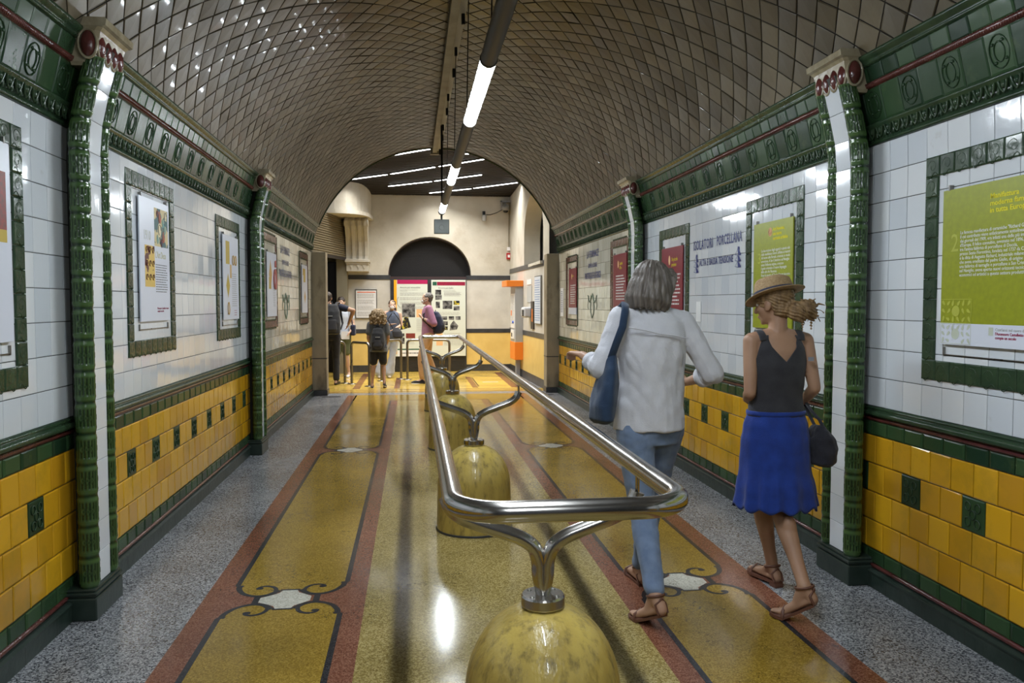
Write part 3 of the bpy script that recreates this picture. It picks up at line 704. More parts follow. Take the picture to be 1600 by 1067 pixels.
b = MB(); P2 = [(-2.6, 16.2), (-1.9, 16.15), (-1.53, 16.19), (-1.30, 16.25), (-1.17, 16.32), (-1.08, 16.40), (-1.02, 16.49), (-.955, 16.64), (-.905, 16.87), (-.865, 17.2), (-.85, 17.6), (-2.6, 17.6)]
b.prism(P2, pl, 3.29, 3.365); b.build('lip', CREAMW, t)
t = thing('scroll_bracket', 'fluted cream plaster scroll bracket under the curved balcony', 'bracket', (-1.17, 17.6, 0))
b = MB(); prof = [(-.62, 3.285), (-.66, 3.22), (-.64, 3.12), (-.58, 3.02), (-.50, 2.92), (-.43, 2.80), (-.40, 2.70), (-.38, 2.60), (-.36, 2.50), (-.36, 2.44)]
for i, (xa, xb, dd) in enumerate([(-.24, -.18, 0), (-.18, -.11, .035), (-.11, -.05, 0), (-.05, .02, .035), (.02, .08, 0), (.08, .15, .035), (.15, .22, 0)]):
    pts = [(a+dd, z) for a, z in prof] + [(0, 2.44), (0, 3.285)]
    b.prism(pts, lambda u, v, d: (d, u, v), xa*(1), xb)
b.build('fluted_scroll', CREAMW, t)
for x in (-.25, .23):
    b = MB(); b.tube([(x, -.60+cos(a)*(.075-.008*a), 3.16+sin(a)*(.085-.009*a)) for a in [k*.5 for k in range(16)]], .014, 8); b.build('volute', CREAMW, t)
b = MB(); b.box((-.27, -.40, 2.37), (.25, 0, 2.44), bev=.012); b.box((-.25, -.37, 2.33), (.23, 0, 2.37), bev=.008); b.box((-.24, -.34, 2.18), (.22, 0, 2.33), bev=.006); b.build('base_moulding', CREAMW, t)
b = MB()
for x in (-.13, .02, .14):
    b.add([(x-.045, -.355, 2.325), (x+.045, -.355, 2.325), (x, -.36, 2.23), (x-.045, -.33, 2.325), (x+.045, -.33, 2.325), (x, -.33, 2.23)], [(0, 2, 1), (3, 4, 5), (0, 1, 4, 3), (1, 2, 5, 4), (2, 0, 3, 5)])
b.build('pendant_points', CREAMW, t)

# fittings on the right hall wall
def hwM(y, z, d=0):
    x, _, _ = HW(y, z, d); a = math.atan2(HX1-HX0, HY1-13.5)
    # right of somebody facing the wall is -Y
    r = V((sin(a), -cos(a), 0)); nrm = V((-cos(a), -sin(a), 0))
    return Matrix(((r.x, 0, nrm.x, x), (r.y, 0, nrm.y, y), (0, 1, 0, z), (0, 0, 0, 1)))
t = thing('ticket_machine', 'narrow grey and white ticket machine with orange hood and orange foot panel', 'ticket machine', M=hwM(16.2, 0))
G_ = paint('machine_grey', (.36, .37, .38), .4); ORG = paint('machine_orange', (.80, .22, .02), .4)
b = MB(); b.box((-.30, .42, 0), (.30, 1.88, .16), bev=.01); b.build('cabinet', G_, t)
b = MB(); b.box((-.34, 1.84, 0), (.34, 1.96, .34), bev=.01); b.build('hood', ORG, t)
b = MB(); b.box((-.31, .36, 0), (.31, .72, .17), bev=.008); b.build('foot_panel', ORG, t)
b = MB(); b.box((-.25, 1.0, .16), (.25, 1.70, .168)); fp = b.build('front_sheet', PAPER, t)
line_block(fp, -.2, 1.66, .4, 20, .03, GINK, .01, d=.17)
b = MB(); b.box((-.2, .78, .16), (.2, .96, .175)); b.build('coin_panel', PAPER, t)
b = MB(); b.box((-.12, .82, .175), (.0, .9, .178)); b.build('ticket_slot', BLACKP, t)
b = MB(); b.box((-.2, 1.25, .169), (-.08, 1.36, .172)); b.build('orange_label', ORG, t)
b = MB(); b.ball((.12, 1.12, .17), .03, n=6); b.build('button', paint('blue_button', (.02, .1, .6), .4), t)
b = MB(); b.box((-.06, 0, .02), (.06, .36, .10)); b.build('post', G_, t)
for y, z0, z1, hw, lb in ((17.05, 1.07, 1.95, .20, 'narrow printed notice on the right hall wall, farther than the ticket machine'), (14.2, 1.12, 2.0, .30, 'blue-grey framed notice on the right hall wall beside the concrete pillar')):
    t = thing('wall_notice', lb, 'notice', M=hwM(y, (z0+z1)/2)); hh = (z1-z0)/2
    b = MB(); b.box((-hw, -hh, 0), (hw, hh, .03), bev=.01); b.build('frame', STEELD, t)
    b = MB(); b.box((-hw+.02, -hh+.02, .03), (hw-.02, hh-.02, .032)); sh = b.build('sheet', paint('bluish_sheet', (.62, .68, .76), .4), t)
    line_block(sh, -hw+.05, hh-.08, hw*1.7, 18, .042, paint('blue_print', (.18, .28, .5), .5), .014, d=.033)
    if y > 16: patch(sh, -.1, .1, .12, .36, PHOTO, d=.035)
t = thing('card_reader', 'rounded white and grey dispenser on the right hall wall beside the ticket machine', 'dispenser', M=hwM(15.1, 1.33))
b = MB(); b.box((-.12, -.10, 0), (.20, .10, .16), bev=.035); b.build('body', paint('pale_grey_plastic', (.6, .62, .65), .35), t)
b = MB(); b.box((.0, -.07, .15), (.18, .05, .165), bev=.004); b.build('mouth', BLACKP, t)
t = thing('wall_slot_panel', 'dark vertical panel with an orange label on the right hall wall', 'panel', M=hwM(14.75, 1.28))
b = MB(); b.box((-.13, -.26, 0), (.13, .26, .03), bev=.005); b.build('plate', paint('dark_brown_plate', (.05, .04, .03), .5), t)
b = MB(); b.box((-.0, -.12, .03), (.08, .12, .035)); b.build('orange_label', ORG, t)
t = thing('grey_notice', 'small grey metal plate above the dispenser on the right hall wall', 'plate', M=hwM(15.15, 1.68))
b = MB(); b.box((-.25, -.16, 0), (.25, .16, .012), bev=.003); b.build('plate', paint('grey_sheet', (.45, .46, .45), .5), t)
b = MB(); b.box((-.25, .18, 0), (.22, .28, .012), bev=.003); b.build('upper_plate', PAPER, t)
# fire alarm, conduit, camera
t = thing('fire_alarm', 'small red fire alarm box on the far wall by the right corner', 'fire alarm', M=farM(2.10, HY1, 2.545))
b = MB(); b.box((-.05, -.07, 0), (.05, .07, .04), bev=.006); b.build('box', paint('alarm_red', (.40, .02, .02), .4), t)
b = MB(); b.box((-.025, -.03, .04), (.025, .03, .044)); b.build('glass', PAPER, t)
b = MB(); b.box((-.035, .12, 0), (.035, .20, .03), bev=.004); b.build('junction_box', PAPER, t)
b = MB(); b.tube([(0, .20, .012), (.01, 1.15, .012)], .01, 6); b.build('conduit', CONDU, t)
t = thing('security_camera', 'grey domed security camera on a bracket high in the right corner', 'security camera', (2.02, 17.45, 3.55))
b = MB(); b.lathe([(.02, .12), (.07, .10), (.085, .03), (.085, 0), (.07, -.02)], n=16); b.build('housing', paint('camera_grey', (.28, .28, .26), .4), t)
b = MB(); b.ball((0, 0, -.02), (.06, .06, .05), n=8); b.build('dome', BLACKP, t)
b = MB(); b.box((-.10, .05, .17), (.12, .14, .2)); b.box((-.10, .05, -.0), (-.07, .14, .2)); b.tube([(0, 0, .1), (.0, .06, .17)], .012, 6); b.build('bracket', G_, t)
b = MB(); b.tube([(-.08, .05, .0), (-.2, .1, -.06), (-.33, .12, -.10), (-.42, .12, -.10)], .008, 6); b.build('cable', BLACKP, t)
t = thing('wall_floodlight', 'small dark fitting on the far wall joined by a cable to the camera', 'wall fitting', (1.55, 17.5, 3.40))
b = MB(); b.lathe([(.04, -.10), (.05, -.06), (.05, .02), (.03, .04)], n=12); b.build('lamp_head', paint('fitting_grey', (.3, .3, .28), .4), t)
b = MB(); b.box((-.03, .03, .03), (.03, .1, .12)); b.build('mount', BLACKP, t)

# ------------------------------------------------------------------ hanging tube lights
LX, LZ = XC, 2.765
lt = thing('hanging_tube_light', 'long line of charcoal tubes with lit white sections hung under the vault', 'hanging light', (LX, 7, LZ))
LITS = [(-1.55, -.15), (1.32, 2.72), (4.17, 5.58), (7.30, 8.35), (10.0, 10.95)]
allc = sorted([v for p in LITS for v in p]); segs = []; y = -3.6
for a, b_ in LITS: segs.append((y, a)); y = b_
segs.append((y, 11.12))
for a, b_ in segs:
    b = MB(); b.tube([(0, a-7, 0), (0, b_-7, 0)], .044, 20)
    for e in (a, b_): b.tube([(0, e-7-.012, 0), (0, e-7+.012, 0)], .047, 20)
    b.build('dark_tube', LAMPH, lt)
for a, b_ in LITS:
    b = MB(); b.tube([(0, a-7, -.004), (0, b_-7, -.004)], .037, 20, cap=False); b.build('lit_tube', LIT, lt)
    b = MB(); n = 10; rs = []
    for yy in (a-7, b_-7):
        o_ = [(cos(rad(-8+196*i/n))*.046, yy, sin(rad(-8+196*i/n))*.046) for i in range(n+1)]; i_ = [(cos(rad(-8+196*i/n))*.041, yy, sin(rad(-8+196*i/n))*.041) for i in range(n, -1, -1)]; rs.append(o_+i_)
    b.rings(rs, smooth=False); b.build('top_reflector', LAMPH, lt)
CX_ = .385
for yy in (2.2, 3.3, 4.05, 5.9, 7.7, 9.4, 11.0):
    for dx in (0,):
        b = MB(); b.tube([(0, yy-7, .04), (CX_-LX-.0+.03, yy-7, 3.93-LZ)], .004, 6); b.build('cable', BLACKP, lt)
        b = MB(); b.tube([(CX_-LX+.03, yy-7, 3.93-LZ), (CX_-LX+.03, yy-7, 3.85-LZ)], .014, 8); b.build('cable_clip', BLACKP, lt)
b = MB(); b.tube([(0, 11.05-7, .04), (.0, 11.05-7, 1.18)], .012, 8); b.build('drop_rod', BLACKP, lt)
t = thing('hanging_box', 'square dark grey box hanging at the far end of the tube lights', 'hanging box', (LX, 11.17, 2.565))
b = MB(); b.box((-.105, -.03, -.10), (.105, .03, .10), bev=.008); b.build('case', paint('greenish_grey_case', (.024, .026, .02), .6), t)
b = MB(); b.tube([(cos(a)*.03, -.032, -.01+sin(a)*.035) for a in [2*pi*i/14 for i in range(14)]], .006, 6, closed=True, flat=.4); b.build('ring_mark', paint('grey_mark', (.07, .07, .06), .5), t)
b = MB(); b.tube([(0, 0, .10), (0, 0, .17)], .014, 8); b.build('stem', BLACKP, t)
t = thing('cable_trunking', 'beige cable trunking with black clips running along the crown of the vault', 'cable trunking', (CX_, 7, 3.96))
b = MB(); b.box((-.065, -9, -.03), (.01, 6.12, .05)); b.build('channel', CONDU, t)
b = MB(); b.box((.01, -9, -.0), (.07, 6.12, .05)); b.build('side_tray', paint('grey_beige_paint', (.36, .34, .27), .5), t)
b = MB(); b.box((-.10, 6.06, -.05), (.10, 6.14, .03)); b.build('end_box', CONDU, t)
for yy in (-2, -.1, 1.5, 3.2, 4.8, 5.9):
    b = MB(); b.tube([(.05, yy, -.0), (.05, yy, -.09)], .016, 8); b.build('clip', BLACKP, t)

# ------------------------------------------------------------------ bollards and handrail
BY = [2.41, 5.26, 8.25, 11.2]
BOLL = mat('worn_yellow_paint', (.52, .385, .095), .3, base2=(.36, .26, .065), nscale=9, bump=.3, bscale=60, dirt=(.06, .05, .028), dscale=34, damt=(.5, .80), coat=.2, stretch=(1, 1, .3))
BLB = ['nearest dome-topped yellow bollard, cut off by the bottom of the photo', 'second dome-topped yellow bollard from the camera', 'third dome-topped yellow bollard from the camera', 'farthest dome-topped yellow bollard under the handrail']
for yy, lb in zip(BY, BLB):
    t = thing('bollard', lb, 'bollard', (XC, yy, 0), group='yellow bollards under the handrail')
    prof = [(.249, 0.012), (.247, .10), (.245, .20), (.243, .29)]
    for i in range(1, 15):
        a = pi/2*i/14; prof.append((.243*cos(a)**.92 + .0, .29 + .275*sin(a)))
    prof[-1] = (.03, .565)
    b = MB(); b.lathe(prof, n=64); b.build('body', BOLL, t)
    b = MB(); b.lathe([(.254, 0.001), (.256, .006), (.252, .014)], n=48); b.build('base_ring', BLKW, t)
RZ, RX0, RX1, RY0, RY1 = .985, .10, .70, 1.93, 12.3
hr = thing('handrail', 'long looped brushed steel handrail on Y-shaped posts between the two lanes', 'handrail', (XC, 7, 0))
def loc_(x, y, z): return (x-XC, y-7, z)
pts = []
def corner(cx, cy, r, a0, a1, n=8):
    for i in range(n+1):
        a = rad(a0+(a1-a0)*i/n); pts.append(loc_(cx+cos(a)*r, cy+sin(a)*r, RZ))
rc = .13
for i in range(11): pts.append(loc_(RX1, RY1-rc-(RY1-RY0-2*rc)*i/10, RZ)) if 0 < i < 10 else None
corner(RX1-rc, RY0+rc, rc, 0, -90); corner(RX0+rc, RY0+rc, rc, -90, -180)
for i in range(1, 10): pts.append(loc_(RX0, RY0+rc+(RY1-RY0-2*rc)*i/10, RZ))
rc = .06
corner(RX0+rc, RY1-rc, rc, 180, 90); corner(RX1-rc, RY1-rc, rc, 90, 0)
b = MB(); b.tube(pts, .0285, 20, closed=True, up=(0, 0, 1)); b.build('rail', STEEL, hr)
for yy in (4.05, 6.9, 9.7):
    b = MB(); b.tube([loc_(RX0, yy-.002, RZ), loc_(RX0, yy+.002, RZ)], .0292, 16); b.build('joint_ring', paint('reddish_tape', (.35, .2, .17), .5), hr)
for yy in BY:
    py = MB()
    for s in (-1, 1):
        cp = [(0, .60), (s*.012, .66), (s*.014, .70), (s*.03, .745), (s*.07, .775), (s*.12, .795), (s*.19, .82), (s*.25, .845), (s*.285, .875), (s*.30, .91)]
        path = sm([(a, c) for a, c in cp], 3)
        py.tube([(a, yy-7, c) for a, c in path], .0235, 16, up=(0, 1, 0))
    post = py.build('forked_post', STEEL, hr)
    for s in (-1, 1):
        b = MB(); b.tube([(s*.30, yy-7, .905), (s*.30, yy-7, RZ-.02)], .007, 8); b.build('pin', STEEL, hr)
    b = MB(); b.lathe([(.0, .562), (.066, .562), (.068, .566), (.068, .592), (.064, .598), (.0, .598)], 0, yy-7, 40); fl = b.build('flange', STEEL, hr); fl.data.polygons.foreach_set('use_smooth', [False]*len(fl.data.polygons))
    for a in (40, 140, 220, 320):
        b = MB(); b.lathe([(.0075, .597), (.0075, .600), (.0, .601)], cos(rad(a))*.05, yy-7+sin(rad(a))*.05, 8); b.build('screw', STEELD, fl)

# ------------------------------------------------------------------ queue hoops
HOOPS = [((-1.70, 14.95), (-1.287, 15.19), 'steel hoop barrier partly behind the left pillar'), ((-1.148, 15.03), (-.80, 14.58), 'steel hoop barrier just left of the curly-haired child'),
         ((-.62, 15.55), (-.25, 15.90), 'steel hoop barrier behind the curly-haired child, beside the masked woman'), ((-.125, 15.75), (.70, 15.72), 'wide steel hoop barrier behind the man in the pink shirt')]
for a, b_, lb in HOOPS:
    t = thing('hoop_barrier', lb, 'barrier', ((a[0]+b_[0])/2, (a[1]+b_[1])/2, 0), group='steel hoop barriers'); cx, cy = (a[0]+b_[0])/2, (a[1]+b_[1])/2
    A, B_ = V((a[0]-cx, a[1]-cy, 0)), V((b_[0]-cx, b_[1]-cy, 0)); d = (B_-A).normalized(); r = .08; p = [A]
    for q in range(7): p.append(A + V((0, 0, .70)) + d*(r-r*cos(rad(15*q))) + V((0, 0, r*sin(rad(15*q)))))
    for q in range(7): p.append(B_ + V((0, 0, .70)) - d*(r-r*cos(rad(90-15*q))) + V((0, 0, r*sin(rad(90-15*q)))))
    p.append(B_)
    m = MB(); m.tube(p, .024, 14); m.build('hoop', STEELD, t)
    for q in (A, B_): m = MB(); m.lathe([(.085, .002), (.085, .008), (.03, .014)], q.x, q.y, 20); m.build('foot_plate', STEELD, t)

# ------------------------------------------------------------------ posters on the tiled walls
LIME = mat('lime_green_print', (.30, .33, .01), .35, base2=(.25, .28, .012), nscale=40)
LIMEL = paint('pale_lime_print', (.44, .46, .06), .4); WINE = mat('wine_red_print', (.24, .012, .03), .35, base2=(.20, .012, .026), nscale=30)
FRAMEW = paint('poster_white', (.66, .69, .78), .3); PALE = paint('pale_grey_green_print', (.50, .54, .44), .5); WINEINK = paint('wine_ink', (.28, .01, .06), .5)
GOLD = paint('ochre_gold_print', (.50, .36, .05), .5); GOLD2 = paint('gold_ring_print', (.55, .34, .10), .5); PINKP = paint('rosy_print', (.5, .16, .13), .5)
def poster(side, y0, y1, z0, z1, base, label, dep=.022):
    t = thing('poster', label, 'poster', M=wallM(side, (y0+y1)/2, (z0+z1)/2)); w2, h2 = (y1-y0)/2, (z1-z0)/2
    b = MB(); b.box((-w2, -h2, dep-.008), (w2, h2, dep), bev=.001); b.build('board', base, t)
    for a in (-w2+.04, w2-.04): b = MB(); b.box((a-.004, h2-.004, .003), (a+.004, h2+.022, dep+.002)); b.build('clip', STEELD, t)
    b = MB(); b.box((-w2+.01, -h2-.050, .004), (w2-.01, -h2-.046, .012)); b.build('lower_rail', STEELD, t)
    for a in (-w2+.01, w2-.01): b = MB(); b.box((a-.004, -h2-.055, .003), (a+.004, -h2-.015, .012)); b.build('bracket', STEELD, t)
    return t, w2, h2, dep+.0006
def leafy(t, x0, y0, s, h, m, D):
    """pale leaf ornament printed in a square"""
    b = MB(); rnd = random.Random(5)
    for (u0, v0, u1, v1) in ((0, 0, s, .0025), (0, h-.0025, s, h), (0, 0, .0025, h), (s-.0025, 0, s, h)): b.add([(x0+u0, y0+v0, D), (x0+u1, y0+v0, D), (x0+u1, y0+v1, D), (x0+u0, y0+v1, D)], [(0, 1, 2, 3)])
    k = 0; nx, ny_ = int(s/.031), int(h/.028)
    for i in range(nx):
        for j in range(ny_):
            cx, cy = x0+s*(i+.5)/nx+rnd.uniform(-.003, .003), y0+h*(j+.5)/ny_; a0 = rnd.random()*6; k += 1
            if abs(cx-x0-s/2) < .03 and abs(cy-y0-h*.5) < .03: continue
            n = 12; P_ = []
            for q in range(n):
                e = 2*pi*q/n; u, v = cos(e)*.014, sin(e)*.0065*(1-.5*cos(e)); P_.append((cx+u*cos(a0)-v*sin(a0), cy+u*sin(a0)+v*cos(a0), D+.0002+.00002*(k % 7)))
            b.add(P_, [list(range(n))])
    b.add([(x0+s/2+cos(a)*.026, y0+h*.5+sin(a)*.024, D+.0004) for a in [2*pi*i/20 for i in range(20)]], [list(range(20))])
    return b.build('leaf_ornament', m, t)
# nearest right: large lime poster running out of the photo
t, w2, h2, D = poster('R', 1.05, 3.39, 1.315, 2.01, LIME, 'large lime green poster at the right edge, cut off by the photo')
b = MB(); b.box((-w2, -h2, D-.0005), (w2, -h2+.096, D)); ft = b.build('footer', FRAMEW, t)
text('Manifattura\nmoderna famosa\nin tutta Europa', .062, -w2+.30, h2-.050, YINK, t, d=D, line=.95, fit=(.235, .088), bold=.0012)
text('2', .15, -w2+.062, h2-.200, paint('olive_numeral', (.42, .44, .06), .5), t, d=D, fit=(.047, .078))
body = ['La famosa manifattura di ceramiche "Richard Ginori", nata', 'il cui contributo viene enfaticamente sottolineato', 'dai giornali del 1909, era infatti una delle più importanti', "d'Europa. Il felice connubio, avvenuto nel 1896,", "tra l'antica fabbrica di porcellane di Doccia,", 'presso Sesto Fiorentino, fondata nel 1737 da Carlo Ginori', 'e la ditta di Augusto Richard, industriale milanese', 'che aveva ereditato dal padre Giulio, di origine svizzera', 'una fabbrica di terraglie e porcellane a San Cristoforo', 'sul Naviglio, aveva aperto nuovi orizzonti tecnici', 'economici ed artistici a questo settore produttivo.']
text('\n'.join(body), .0335, -w2+.120, h2-.190, WINK, t, d=D, line=.9, name='paragraph', bold=.0001, fit=(.46, .206))
leafy(t, -w2+.004, -h2+.097, .20, .108, LIMEL, D+.0006); leafy(t, -w2+.004, -h2+.004, .20, .090, PALE, D+.0008)
text("Cent'anni nel cuore della città", .018, -w2+.35, -h2+.084, GINK, t, d=D+.0004); text("l'Ascensore Castelletto Levante\ncompie un secolo", .0165, -w2+.35, -h2+.066, WINEINK, t, d=D+.0004, bold=.0004)
patch(t, -w2+.312, -h2+.050, -w2+.338, -h2+.084, PALE, 'crest', d=D+.0008)
# second right: lime poster behind the woman with the hat
t, w2, h2, D = poster('R', 4.84, 5.43, 1.33, 2.055, LIME, 'lime green poster behind the woman in the straw hat')
text('Art Nouveau,\nuna nuova\ncorrente artistica', .042, .006, h2-.044, YINK, t, d=D, line=.95, fit=(.217, .086), bold=.001)
b = MB(); b.add([(-.035+cos(a)*.030, h2-.072+sin(a)*.030, D+.0003) for a in [2*pi*i/24 for i in range(24)]], [list(range(24))]); em = b.build('round_emblem', PEACH, t)
b = MB()
for r in (.022, .012): b.tube([(-.035+cos(a)*r, h2-.072+sin(a)*r, D+.0005) for a in [2*pi*i/20 for i in range(20)]], .003, 4, closed=True, flat=.2)
b.build('rings', paint('brown_ink', (.3, .12, .06), .5), em)
text('3', .12, -.222, h2-.207, LIMEL, t, d=D, fit=(.046, .072))
LN = ['La decorazione degli oggetti in questa sala', 'della manifattura Ginori, affidata ai maestri', 'del nuovo stile floreale, orientata in modo', 'armonioso. A San Cristoforo sul Naviglio', "sotto l'influenza inglese, crescono", 'il gusto orientale e il nuovo linguaggio', 'dello stile Art Nouveau.', "Dopo la mostra di Torino l'opera incontra", 'un successo che durerà a lungo e porta', 'alla fine di un secolo nuovi motivi']
text('\n'.join(LN), .033, -.168, h2-.184, WINK, t, d=D, line=.92, name='paragraph', fit=(.43, .235), bold=.0001)
line_block(t, -.168, h2-.44, .4, 6, .024, WINK, .012, d=D)
# red posters
RLB = ['dark red poster just right of the head of the woman in the white blouse', 'dark red poster in the maroon tile frame, left of the white-bloused woman', 'dark red poster nearest the far right pillar, the smallest in view']
for k, (y0, y1, z0, z1) in enumerate([(6.94, 7.55, 1.33, 2.025), (8.85, 9.45, 1.30, 2.08), (11.66, 12.23, 1.435, 2.03)]):
    t, w2, h2, D = poster('R', y0, y1, z0, z1, WINE, RLB[k])
    text(['Un piccolo\nprezioso', 'Castello\nd\'Oro', 'Arte'][k], .05, -w2+.30, h2-.09, YINK, t, d=D, sx=.8)
    b = MB(); b.add([(-w2+.24+cos(a)*.028, h2-.12+sin(a)*.045, D+.0003) for a in [2*pi*i/16 for i in range(16)]], [list(range(16))]); b.build('round_emblem', PEACH, t)
    line_block(t, -w2+.14, h2-.25, w2*1.4, 9, .034, WINK, .014, d=D, jag=.25); line_block(t, -w2+.3, -h2+.12, .15, 3, .03, PINKP, .01, d=D)
    if k == 2: patch(t, -w2, -h2-.10, w2, -h2, FRAMEW, 'white_foot', d=D)
# left posters
t, w2, h2, D = poster('L', 1.2, 3.462, 1.345, 2.14, FRAMEW, 'white poster at the left edge, only its right margin in the photo')
patch(t, w2-.30, .05, w2-.035, .28, PHOTOR, d=D); patch(t, w2-.30, .0, w2-.035, .05, GOLD, 'gold_strip', d=D)
t, w2, h2, D = poster('L', 4.99, 5.565, 1.39, 2.145, FRAMEW, 'white poster with two ornamental pictures, nearest full green tile frame on the left')
DECO = mat('deco_print', (.05, .12, .12), .5, base2=(.62, .50, .26), nscale=9, contrast=(.49, .51)); DECO2 = mat('deco_print_gold', (.70, .48, .12), .5, base2=(.12, .03, .02), nscale=14, contrast=(.54, .56))
patch(t, -.01, .095, w2-.025, .335, DECO, d=D)
b = MB(); rnd = random.Random(3)
for (cx, cy, r, m) in ((.10, .28, .04, 0), (.16, .25, .03, 1), (.09, .20, .045, 2), (.17, .16, .035, 0), (.21, .30, .03, 2), (.05, .14, .03, 1), (.13, .12, .03, 3), (.05, .30, .025, 3), (.2, .21, .028, 1)):
    b.add([(cx+cos(a)*r*.8, cy+sin(a)*r, D+.0004+.00015*m) for a in [2*pi*i/14 for i in range(14)]], [list(range(14))], m)
    b.tube([(cx+cos(a)*r*.6, cy+sin(a)*r*.75, D+.001) for a in [k*.4 for k in range(12)]], .003, 4, m=(m+1) % 4, flat=.2)
b.build('ornament', [paint('rust_print', (.4, .08, .03), .5), paint('teal_print', (.12, .3, .28), .5), paint('sand_print', (.7, .6, .38), .5), paint('dark_navy_print', (.02, .03, .06), .5)], t)
patch(t, -.20, -.165, -.015, .09, DECO2, d=D)
b = MB()
for i in range(9): cx, cy = -.17+.06*(i % 3), .06-.085*(i//3); b.tube([(cx+cos(a)*.018*(1-a/9), cy+sin(a)*.026*(1-a/9), D+.001) for a in [k*.5 for k in range(11)]], .005, 4, flat=.2)
b.build('swirls', paint('dark_brown_print', (.10, .03, .02), .5), t)
text('1910', .085, -.22, .19, paint('pale_gold_ink', (.52, .53, .44), .5), t, d=D, sx=.8); text("L'Art Deco", .062, .0, .07, paint('gold_ink', (.52, .50, .28), .5), t, d=D, sx=.75)
line_block(t, .0, -.02, .24, 12, .0155, INK, .005, d=D); text("l'Ascensore Castelletto Levante\ncompie un secolo", .018, .02, -.29, WINEINK, t, d=D)
t, w2, h2, D = poster('L', 7.085, 7.68, 1.358, 2.095, FRAMEW, 'white poster with gold square, diamond and rings, middle frame of the left wall')
patch(t, -w2+.10, h2-.25, -w2+.24, h2-.05, GOLD, d=D); patch(t, -w2+.25, h2-.37, -w2+.31, h2-.25, GOLD2, 'small_square', d=D)
b = MB(); b.add([(-w2+.17, .04, D+.0003), (-w2+.24, -.07, D+.0003), (-w2+.17, -.18, D+.0003), (-w2+.10, -.07, D+.0003)], [(0, 1, 2, 3)]); b.build('diamond', GOLD, t)
def ring(t, x, y, r, m, D, ry=1.4, w=.007):
    b = MB(); b.tube([(x+cos(a)*r, y+sin(a)*r*ry, D+.001) for a in [2*pi*i/20 for i in range(20)]], w, 5, closed=True, flat=.25); return b.build('ring', m, t)
ring(t, -w2+.37, .16, .03, GOLD2, D); ring(t, -w2+.46, .16, .03, GOLD2, D); ring(t, -w2+.17, -.27, .03, GOLD2, D, 1.8)
line_block(t, -w2+.32, .04, .2, 16, .019, GINK, .006, d=D); line_block(t, -w2+.4, -h2+.08, .12, 3, .02, WINEINK, .005, d=D)
t, w2, h2, D = poster('L', 9.16, 9.76, 1.35, 2.08, FRAMEW, 'white poster with gold diamond and rosy scroll, in the first maroon frame on the left')
b = MB(); b.add([(-w2+.2, h2-.08, D+.0003), (-w2+.30, h2-.25, D+.0003), (-w2+.2, h2-.42, D+.0003), (-w2+.10, h2-.25, D+.0003)], [(0, 1, 2, 3)]); b.build('diamond', GOLD2, t)
ring(t, w2-.14, h2-.30, .07, PINKP, D, 1.6, .02); ring(t, w2-.10, h2-.12, .03, PINKP, D, 1.2, .012); patch(t, -w2+.1, -.05, -w2+.24, .08, GOLD, d=D); line_block(t, w2-.25, -.02, .18, 12, .02, GINK, .006, d=D)
t, w2, h2, D = poster('L', 11.95, 12.53, 1.36, 2.07, FRAMEW, 'white poster with small gold ornaments, last frame on the left before the pillar')
patch(t, -.12, .10, .06, .30, GOLD, d=D); patch(t, -.2, .2, -.13, .3, GOLD2, 'small_square', d=D)
b = MB(); b.add([(0, -.02, D+.0003), (.08, -.12, D+.0003), (0, -.22, D+.0003), (-.08, -.12, D+.0003)], [(0, 1, 2, 3)]); b.build('diamond', GOLD2, t)
# lettering glazed into the tiles
def insulator(t, x, y, w_, m):
    """stack of three porcelain bells, shaded on their right side"""
    b = MB(); D = .0078
    for k, yy in enumerate((.030, -.015, -.060)):
        b.add([(x+u*w_, y+yy+v, D) for u, v in ((-.05, .024), (.30, .024), (1, -.010), (.92, -.019), (.12, -.019))], [(0, 1, 2, 3, 4)])
        for p, q in (((-.05, .024), (-.9, -.012)), ((-.9, -.012), (.12, -.019))):
            d = V((0, .0045, 0)); A, B_ = V((x+p[0]*w_, y+yy+p[1], D)), V((x+q[0]*w_, y+yy+q[1], D)); b.add([A, B_, B_+d, A+d], [(0, 1, 2, 3)])
    b.add([(x+u*w_, y+v, D) for u, v in ((-.15, .054), (.45, .054), (.55, .068), (.35, .078), (-.05, .078))], [(0, 1, 2, 3, 4)])
    b.build('insulator_drawing', m, t)
t = thing('tile_lettering', 'navy blue ISOLATORI PORCELLANA lettering glazed on white tiles', 'lettering', M=wallM('R', 6.2, 1.9))
text('ISOLATORI', .1, -.50, .138, NAVY, t, d=.007, bold=.0015, spacing=1.15, fit=(.445, .084)); text('PORCELLANA', .1, .03, .142, NAVY, t, d=.007, bold=.0015, spacing=1.15, fit=(.495, .082))
text('ALTA E BASSA TENSIONE', .1, -.355, -.030, NAVY, t, d=.007, bold=.0012, spacing=1.1, fit=(.72, .055))
insulator(t, -.435, -.060, .062, NAVY); insulator(t, .455, -.052, .058, NAVY)
